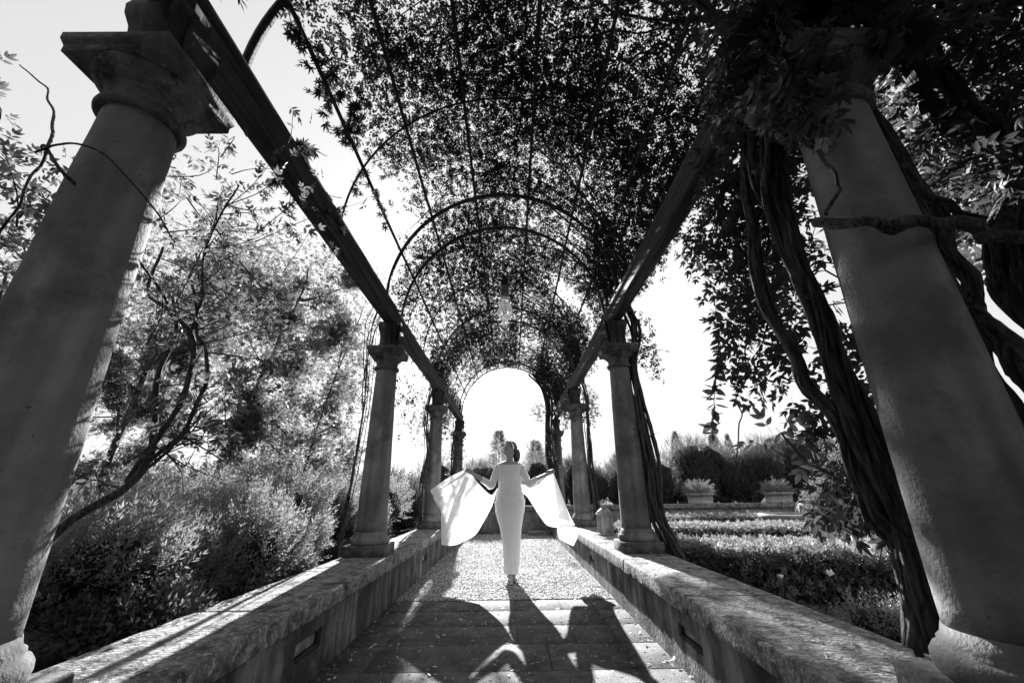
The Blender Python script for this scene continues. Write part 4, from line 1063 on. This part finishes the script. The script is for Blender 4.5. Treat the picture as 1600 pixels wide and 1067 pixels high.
lp = np.array(lp); obj('foliage', *leaves(lp, rdir(len(lp)), rng.uniform(.07, .11, len(lp)), ROSE5N, None, .8), 'rose_leaf', rb, stuff=True)
for f in fl[:5]:
    d = rdir(16, .5); obj('bloom', *leaves(np.repeat([f], 16, 0), d, rng.uniform(.02, .03, 16), template([blade6(0, 0, 0, 1, .8, -.2)]), None, .5), 'petal', rb)
urn = thing('garden_urn', 'pale stone urn beside a low basin at the right of the parterre', 'urn', (7.4, 9.9, 0))
obj('bowl', *lathe([(.14, .001), (.14, .06), (.06, .12), (.05, .3), (.09, .36), (.16, .5), (.2, .75), (.22, .98), (.25, 1.0), (.25, 1.04), (.21, 1.04)], 24, 7.4, 10.1), 'pale', urn, True)
bas = thing('stone_basin', 'low stone basin rim between the far hedges', 'basin', (6.9, 10.3, 0))
obj('rim', *lathe([(.75, 0), (.75, .46), (.80, .5), (.80, .56), (.66, .56), (.66, .4), (.6, .3)], 32, 6.75, 10.35), 'pale', bas, True)

# ------------------------------------------------------------------ the woman in white
def ellipsoid(c, r, nu=24, nv=16, fn=None):
    u = np.linspace(0, 2 * np.pi, nu, endpoint=False); v = np.linspace(-np.pi / 2, np.pi / 2, nv)
    Uu, Vv = np.meshgrid(u, v); P = np.stack([np.cos(Vv) * np.sin(Uu), -np.cos(Vv) * np.cos(Uu), np.sin(Vv)], -1).reshape(-1, 3) * np.asarray(r)
    if fn is not None: P = fn(P)
    i = np.arange(nu); j = (i + 1) % nu
    Q = np.concatenate([np.stack([k * nu + i, k * nu + j, (k + 1) * nu + j, (k + 1) * nu + i], 1) for k in range(nv - 1)])
    return P + np.asarray(c), Q
def rotz(P, deg, c):
    a = R(deg); P = np.asarray(P) - c; m = np.array([[math.cos(a), -math.sin(a), 0], [math.sin(a), math.cos(a), 0], [0, 0, 1]])
    return P @ m.T + c
def limb(pts, rads, n=14, k=20):
    P = smooth_path(pts, k); r = np.interp(np.linspace(0, 1, k), np.linspace(0, 1, len(rads)), rads); return tube(P, r, n)
def remeshed(name, parts, voxel, smooth_it=4):
    m = MB()
    for V, F in parts: m.add(V, F)
    o = obj('remesh_source', np.concatenate(m.V), m.faces(), 'skin', loc=(0, 0, 0))
    md = o.modifiers.new('r', 'REMESH'); md.mode = 'VOXEL'; md.voxel_size = voxel
    ms = o.modifiers.new('s', 'SMOOTH'); ms.factor = .5; ms.iterations = smooth_it
    dg = bpy.context.evaluated_depsgraph_get(); me = bpy.data.meshes.new_from_object(o.evaluated_get(dg))
    bpy.data.objects.remove(o); me.name = name
    me.polygons.foreach_set('use_smooth', np.ones(len(me.polygons), dtype=bool))
    return me

WX, WY = 0.06, 6.06
per = thing('person', 'woman in a long white dress holding out wide cape panels, walking on the gravel', 'person', (WX, WY, 0))
HC = np.array([.012, -.01, 1.668]); TURN = -52
def head_fn(P):
    x, y, z = P[:, 0].copy(), P[:, 1].copy(), P[:, 2].copy()
    t = np.clip((-.01 - z) / .105, 0, 1); x *= 1 - .38 * t ** 1.3; y = np.where(y < 0, y * (1 - .05 * t), y * (1 - .45 * t))
    fr = np.clip(-y / .09, 0, 1)
    y -= fr * .024 * np.exp(-((x / .011) ** 2 + ((z + .018) / .022) ** 2))            # nose
    y -= fr * .008 * np.exp(-((x / .010) ** 2 + ((z - .012) / .028) ** 2))            # bridge
    y += fr * .010 * np.exp(-(((np.abs(x) - .030) / .015) ** 2 + ((z - .012) / .012) ** 2))   # eye sockets
    y -= fr * .004 * np.exp(-(((np.abs(x) - .030) / .022) ** 2 + ((z - .034) / .010) ** 2))   # brow
    y -= fr * .007 * np.exp(-((x / .020) ** 2 + ((z + .058) / .010) ** 2))            # lips
    y -= fr * .008 * np.exp(-((x / .022) ** 2 + ((z + .094) / .016) ** 2))            # chin
    y -= fr * .004 * np.exp(-(((np.abs(x) - .040) / .018) ** 2 + ((z + .022) / .02) ** 2))    # cheeks
    return np.stack([x, y, z], 1)
parts = []
V, Q = ellipsoid((0, 0, 0), (.076, .094, .116), 64, 48, head_fn); parts.append((rotz(V, TURN, np.zeros(3)) + HC, Q))
for sx in (-1, 1):
    V, Q = ellipsoid((sx * .074, .008, -.005), (.010, .018, .030), 12, 10); parts.append((rotz(V, TURN, np.zeros(3)) + HC, Q))
parts.append(limb([(0, .02, 1.40), (.004, .022, 1.50), (.012, .012, 1.60)], [.062, .050, .050]))
SL, SR = np.array([-.160, .0, 1.432]), np.array([.170, .0, 1.425])
parts.append(limb([(-.02, .015, 1.485), (-.09, .01, 1.462), SL], [.045, .046, .046])); parts.append(limb([(.02, .015, 1.485), (.10, .01, 1.456), SR], [.045, .046, .046]))
TOR = [(1.46, .0, .125, .075), (1.40, .0, .150, .095), (1.32, .0, .145, .105), (1.19, .008, .135, .085), (1.10, .008, .150, .095), (.95, .005, .178, .11), (.84, .003, .165, .10)]
def rings(tab, n=40, cap=True, fn=None):
    a = np.linspace(0, 2 * np.pi, n, endpoint=False); V = []
    for z, cx_, hw, hd in tab: V.append(np.stack([cx_ + hw * np.cos(a), hd * np.sin(a), np.full(n, z)], 1))
    V = np.concatenate(V); i = np.arange(n); j = (i + 1) % n
    F = [np.concatenate([np.stack([k * n + i, (k + 1) * n + i, (k + 1) * n + j, k * n + j], 1) for k in range(len(tab) - 1)])]
    if cap:
        b = len(V); V = np.concatenate([V, [[tab[0][1], 0, tab[0][0]], [tab[-1][1], 0, tab[-1][0]]]]); e = (len(tab) - 1) * n
        F.append(np.concatenate([np.stack([np.full(n, b), i, j], 1), np.stack([np.full(n, b + 1), e + j, e + i], 1)]))
    return V, F
parts.append(rings(TOR))
ARM = [(SL, np.array([-.252, -.03, 1.19]), np.array([-.49, -.10, 1.338]), -1), (SR, np.array([.275, -.03, 1.205]), np.array([.505, -.10, 1.318]), 1)]
for s0, el, wr, sg in ARM:
    parts.append(limb([s0, (s0 + el) / 2 + [sg * .004, 0, 0], el], [.045, .041, .036])); parts.append(limb([el, (el + wr) / 2, wr], [.037, .034, .023]))
    d = unit(wr - el); up = np.array([0, 0, 1.0]); n_ = unit(np.cross(d, up)); b = np.cross(n_, d)
    palm = wr + d * .045
    parts.append(limb([wr - d * .01, wr + d * .03, wr + d * .08], [.022, .026, .022], 12)); parts.append(limb([wr + b * .014 + d * .02, wr + b * .016 + d * .08], [.013, .014], 10)); parts.append(limb([wr - b * .014 + d * .02, wr - b * .016 + d * .078], [.013, .013], 10))
    for q, (o_, L) in enumerate(((.024, .060), (.008, .068), (-.008, .062), (-.023, .048))):     # fingers curl over the cloth
        k0 = wr + d * .082 + b * o_; k1 = k0 + d * L * .5 - n_ * sg * .006; k2 = k1 + d * L * .25 - b * .004 + np.array([0, -.018, -.006]); k3 = k2 - d * L * .18 + np.array([0, -.012, -.014])
        parts.append(limb([k0 - d * .02, k0, k1, k2, k3], [.0085, .0085, .008, .0075, .006], 8, 14))
    t0 = wr + d * .025 + b * .022; parts.append(limb([t0 - b * .01, t0 + d * .025 + b * .014 + [0, -.012, 0], t0 + d * .055 + b * .010 + [0, -.022, 0]], [.011, .010, .007], 8, 10))
# legs and feet: front foot towards the camera, heels raised
parts.append(limb([(-.075, 0, .86), (-.04, -.03, .48), (.004, -.035, .115)], [.080, .046, .032])); parts.append(limb([(.085, 0, .86), (.06, .05, .48), (.045, .14, .12)], [.080, .046, .032]))
for fx, fy in ((.006, -.035), (.045, .14)):
    parts.append(limb([(fx, fy + .035, .085), (fx, fy - .01, .085), (fx - .003, fy - .075, .052), (fx - .006, fy - .135, .028)], [.030, .034, .034, .026], 12))
    for q, t in enumerate((-.026, -.012, .001, .013, .024)): parts.append(limb([(fx + t * .9, fy - .125, .026), (fx + t, fy - .155 + abs(t - .0) * .5, .020), (fx + t, fy - .172 + abs(t + .02) * .7, .014)], [.011, .010, .008], 8, 8))
me = remeshed('body', parts, .0055); me.materials.clear(); me.materials.append(M['skin'])
bo = bpy.data.objects.new('body', me); col.objects.link(bo); bo.parent = per
def pobj(name, V, F, m, parent=None, smooth=True):
    p = parent or per; V = np.asarray(V, float).reshape(-1, 3)
    o = bpy.data.objects.new(name, mesh_np(name, V, F, smooth)); o.data.materials.append(M[m]); col.objects.link(o); o.parent = p; return o
def on_head(V): return rotz(V, TURN, np.zeros(3)) + HC
for sx in (-1, 1):
    V, Q = ellipsoid((sx * .030, -.079, .011), (.013, .006, .0065), 12, 8); pobj('eye', on_head(V), Q, 'eye', bo)
    V, F = limb([(sx * .016, -.090, .030), (sx * .032, -.086, .036), (sx * .047, -.072, .031)], [.003, .0035, .002], 6, 8); pobj('eyebrow', on_head(V), F, 'hair', bo)
    V, Q = ellipsoid((sx * .080, .006, -.042), (.008, .008, .009), 12, 8); pobj('earring', on_head(V), Q, 'pearl', bo)
V, Q = ellipsoid((0, -.0935, -.058), (.021, .008, .0085), 14, 8); pobj('lips', on_head(V), Q, 'lip', bo)
hair_parts = []
def hair_fn(P):
    a = np.arctan2(P[:, 0], P[:, 1] + 1e-6); P = P * (1 + .012 * np.sin(a * 17 + P[:, 2] * 30))[:, None]; low = P[:, 2] < -.03
    P[:, 1] = np.where(low & (P[:, 1] < .02), .02 + (P[:, 1] - .02) * .25, P[:, 1]); return P
V, Q = ellipsoid((0, .024, .018), (.083, .098, .110), 48, 32, hair_fn); hair_parts.append((on_head(V), Q))
hair_parts.append((lambda t: (on_head(t[0]), t[1]))(limb([(0, .10, .0), (.005, .122, -.06), (.012, .108, -.125), (.016, .085, -.175)], [.055, .052, .046, .022], 14)))
hair_parts.append((lambda t: (on_head(t[0]), t[1]))(limb([(.070, .01, .03), (.078, .04, -.03), (.05, .09, -.09)], [.02, .028, .03], 10)))
hair_parts.append((lambda t: (on_head(t[0]), t[1]))(limb([(-.070, .01, .03), (-.078, .04, -.03), (-.05, .09, -.09)], [.02, .028, .03], 10)))
hm = remeshed('hair', hair_parts, .005, 2); hm.materials.clear(); hm.materials.append(M['hair'])
ho = bpy.data.objects.new('hair', hm); col.objects.link(ho); ho.parent = per
t = np.linspace(R(-100), R(100), 40)                                                  # satin headband over the crown
bw = []
for dy, rr in ((-.018, .0), (-.008, .006), (.010, .006), (.020, .0)):
    bw.append(np.stack([(.0855 + rr) * np.sin(t), .000 + dy + .03 * (np.cos(t) < 0) * 0 - .022 * np.cos(t), .018 + (.1115 + rr) * np.cos(t)], 1))
V = np.concatenate(bw); i = np.arange(39); Q = np.concatenate([np.stack([k * 40 + i, k * 40 + i + 1, (k + 1) * 40 + i + 1, (k + 1) * 40 + i], 1) for k in range(3)])
pobj('headband', on_head(V), Q, 'band', ho)

# dress: close-fitting column with a straight neckline and three-quarter sleeves
DT = [(.105, .012, .090, .094), (.13, .012, .093, .096), (.26, .021, .102, .098), (.35, .02, .108, .10), (.45, .02, .118, .103), (.55, .016, .132, .107), (.65, .013, .147, .112), (.75, .006, .172, .117), (.84, .003, .193, .122), (.90, .004, .203, .124), (.955, .005, .207, .124), (1.02, .006, .198, .120), (1.10, .007, .180, .110),
      (1.16, .008, .165, .102), (1.20, .008, .159, .100), (1.26, .004, .160, .110), (1.32, .002, .164, .122), (1.37, .002, .168, .120), (1.41, .004, .176, .108), (1.44, .005, .186, .095), (1.462, .005, .190, .086)]
zz = np.linspace(.105, 1.462, 120); tab = [(z,) + tuple(np.interp(z, [d[0] for d in DT], [d[q] for d in DT]) for q in (1, 2, 3)) for z in zz]
V, F = rings(tab, 72, False)
ang = np.arctan2(V[:, 1], V[:, 0]); z = V[:, 2]; x = V[:, 0]; fr = np.clip(-np.sin(ang), 0, 1)
def bump(z, c, w): return np.exp(-((z - c) / w) ** 2)
dsp = .0065 * np.sin((z + .30 * x) * 95 + 1.2 * np.sin(x * 14)) * bump(z, 1.10, .075) + .005 * np.sin((z - .25 * x) * 80 + 2) * bump(z, 1.0, .07) + .004 * np.sin((z * 1.0 + .6 * np.abs(x)) * 60) * bump(z, .86, .06)
dsp += .004 * np.sin(ang * 9 + z * 6) * np.clip((.55 - z) / .4, 0, 1) + .012 * fr * bump(z, 1.315, .045) * (np.exp(-((np.abs(x - .002) - .065) / .045) ** 2))
dsp += .012 * fr * np.clip((.75 - z) / .4, 0, 1) * np.exp(-((x + .035) / .05) ** 2) * bump(z, .48, .2)
V[:, 0] += dsp * np.cos(ang); V[:, 1] += dsp * np.sin(ang)
V[:, 2] += .008 * (np.abs(np.cos(ang)) ** 4) * (z > 1.44)
dr = pobj('dress', V, F, 'dress')
sol = dr.modifiers.new('thickness', 'SOLIDIFY'); sol.thickness = .003; sol.offset = 0
for s0, el, wr, sg in ARM:
    e2 = el + (wr - el) * .55; P = smooth_path([s0 + [-sg * .03, 0, .0], s0 + [sg * .006, 0, -.03], (s0 + el) / 2, el, (el + e2) / 2, e2], 44)
    r = np.interp(np.linspace(0, 1, 44), [0, .2, .45, .65, .8, 1], [.040, .053, .050, .050, .045, .043]) * (1 + .03 * np.sin(np.linspace(0, 60, 44)))
    pobj('sleeve', *tube(P, r, 18), 'dress', dr)
for fx, fy in ((.006, -.035), (.045, .14)):
    sm = MB(); sm.add(*limb([(fx, fy + .05, .056), (fx, fy - .02, .050), (fx - .003, fy - .08, .016), (fx - .005, fy - .16, .006)], [.026, .028, .034, .030], 10)); sm.V[-1][:, 2] = sm.V[-1][:, 2] * .25 + np.interp(sm.V[-1][:, 1], [fy - .17, fy - .08, fy + .05], [.001, .006, .046])
    sm.add(*limb([(fx, fy + .045, .055), (fx, fy + .05, .002)], [.012, .006], 8)); sandal = pobj('sandal', np.concatenate(sm.V), sm.faces(), 'sandal')
    for yy, zz_, w in ((fy - .105, .030, .040), (fy - .02, .092, .042)):
        a = np.linspace(0, np.pi, 14); pobj('strap', *tube(np.stack([fx + w * np.cos(a), np.full(14, yy), zz_ - .02 + .036 * np.sin(a)], 1), .006, 6), 'sandal', sandal)

def coons(c0, c1, d0, d1, nu=44, nv=36):
    """patch between bottom c0, top c1 (both along u) and left d0, right d1 (along v)"""
    C0, C1, D0, D1 = smooth_path(c0, nu), smooth_path(c1, nu), smooth_path(d0, nv), smooth_path(d1, nv)
    u = np.linspace(0, 1, nu)[None, :, None]; v = np.linspace(0, 1, nv)[:, None, None]
    S = (1 - v) * C0[None] + v * C1[None] + (1 - u) * D0[:, None] + u * D1[:, None] - ((1 - u) * (1 - v) * C0[0] + u * (1 - v) * C0[-1] + (1 - u) * v * C1[0] + u * v * C1[-1])
    i = np.arange(nu * nv).reshape(nv, nu)
    Q = np.stack([i[:-1, :-1].ravel(), i[:-1, 1:].ravel(), i[1:, 1:].ravel(), i[1:, :-1].ravel()], 1)
    return S, u[0, :, 0], v[:, 0, 0], Q
# image-left panel
S, u, v, Q = coons([(-.20, .03, 1.05), (-.26, .06, .895), (-.392, .10, .673), (-.477, .12, .555), (-.627, .13, .478), (-.776, .14, .432), (-.938, .16, .434)],
                   [(-.16, .0, 1.166), (-.23, -.02, 1.065), (-.376, -.06, 1.168), (-.575, -.12, 1.395)],
                   [(-.20, .03, 1.05), (-.165, .01, 1.166)],
                   [(-.938, .16, .434), (-.945, .10, .68), (-.96, .06, .883), (-1.055, .02, 1.07), (-.84, -.06, 1.235), (-.575, -.12, 1.395)])
U, Vv_ = np.meshgrid(u, v)
S[:, :, 1] += (.075 * (1 - np.abs(np.sin(Vv_ * 6.5 + U * 2.2))) + .030 * np.sin(Vv_ * 17 - U * 4 + 1) + .010 * np.sin(Vv_ * 43 + U * 9) + .05 * np.sin(U * 5.0 + Vv_ * 2)) * np.sin(np.pi * np.clip(U, 0, 1)) ** .5 * (1 - .3 * Vv_)
cl_ = pobj('cape_panel', S.reshape(-1, 3), Q, 'cape')
S, u, v, Q = coons([(-.60, -.135, 1.335), (-.85, -.07, 1.195), (-1.06, .01, 1.071)], [(-.597, -.13, 1.409), (-.855, -.065, 1.295), (-1.108, .0, 1.135)], [(-.60, -.135, 1.335), (-.597, -.13, 1.409)], [(-1.06, .01, 1.071), (-1.108, .0, 1.135)], 24, 6)
pobj('cape_fold', S.reshape(-1, 3), Q, 'cape', cl_)
S, u, v, Q = coons([(-.935, .13, .52), (-.89, .12, .57), (-.835, .12, .66)], [(-.625, -.10, 1.335), (-.595, -.10, 1.325), (-.565, -.10, 1.30)], [(-.935, .13, .52), (-.80, .03, .95), (-.625, -.10, 1.335)], [(-.835, .12, .66), (-.70, .03, 1.0), (-.565, -.10, 1.30)], 8, 24)
S[:, :, 1] += .05; pobj('cape_fold', S.reshape(-1, 3), Q, 'cape', cl_)
# image-right panel
S, u, v, Q = coons([(.166, .03, 1.09), (.253, .06, 1.034), (.402, .10, .805), (.507, .12, .672), (.60, .13, .641), (.70, .13, .64), (.90, .12, .668)],
                   [(.166, .0, 1.20), (.30, -.04, 1.19), (.42, -.08, 1.245), (.605, -.12, 1.372)],
                   [(.166, .03, 1.09), (.166, .0, 1.20)],
                   [(.90, .12, .668), (.842, .06, .759), (.764, .0, .945), (.686, -.06, 1.156), (.605, -.12, 1.372)])
U, Vv_ = np.meshgrid(u, v)
S[:, :, 1] += (.075 * (1 - np.abs(np.sin(Vv_ * 6.0 - U * 2.4 + 1))) + .030 * np.sin(Vv_ * 16 + U * 4) + .010 * np.sin(Vv_ * 41 - U * 8) + .045 * np.sin(U * 5.5 + 1.0)) * np.sin(np.pi * np.clip(U, 0, 1)) ** .5 * (1 - .3 * Vv_)
cr_ = pobj('cape_panel', S.reshape(-1, 3), Q, 'cape')
S, u, v, Q = coons([(.673, .12, .492), (.76, .10, .45), (.863, .12, .402)], [(.66, .14, .66), (.80, .09, .68), (.964, .12, .617)], [(.673, .12, .492), (.655, .16, .58), (.66, .14, .66)], [(.863, .12, .402), (.92, .14, .51), (.964, .12, .617)], 20, 20)
U, Vv_ = np.meshgrid(u, v); S[:, :, 1] += .02 * np.sin(U * 9 + Vv_ * 4) - .01
pobj('cape_tail', S.reshape(-1, 3), Q, 'cape', cr_)
S, u, v, Q = coons([(.668, .10, .755), (.75, .09, .735), (.835, .06, .71)], [(.598, -.10, 1.365), (.602, -.10, 1.368), (.607, -.10, 1.36)], [(.668, .10, .755), (.640, .0, 1.05), (.598, -.10, 1.365)], [(.835, .06, .71), (.76, .0, .95), (.607, -.10, 1.36)], 12, 26)
S[:, :, 1] -= .03; pobj('cape_fold', S.reshape(-1, 3), Q, 'cape', cr_)

# ------------------------------------------------------------------ fallen leaves
n = 1000
P = np.stack([rng.uniform(-1.15, 1.15, n), 1.5 + 3.7 * rng.random(n), np.full(n, .006)], 1)
n2 = 260; sd = rng.choice([-1, 1], n2)
P = np.concatenate([P, np.stack([sd * rng.uniform(1.16, 1.66, n2), rng.uniform(1.2, 9, n2), np.full(n2, ZCOP + .010)], 1)])
n3 = 420; sd = rng.choice([-1, 1], n3)
P = np.concatenate([P, np.stack([sd * (1.18 - np.abs(rng.normal(0, .07, n3))), rng.uniform(1.5, 9, n3), np.full(n3, .008)], 1)])
d = rdir(len(P)); d[:, 2] *= .25
tag(obj('leaf_litter', *leaves(P, d, rng.uniform(.018, .048, len(P)), ONE, None, .35), 'litter', stuff=True), 'small dry leaves scattered on paving and coping', 'leaves')
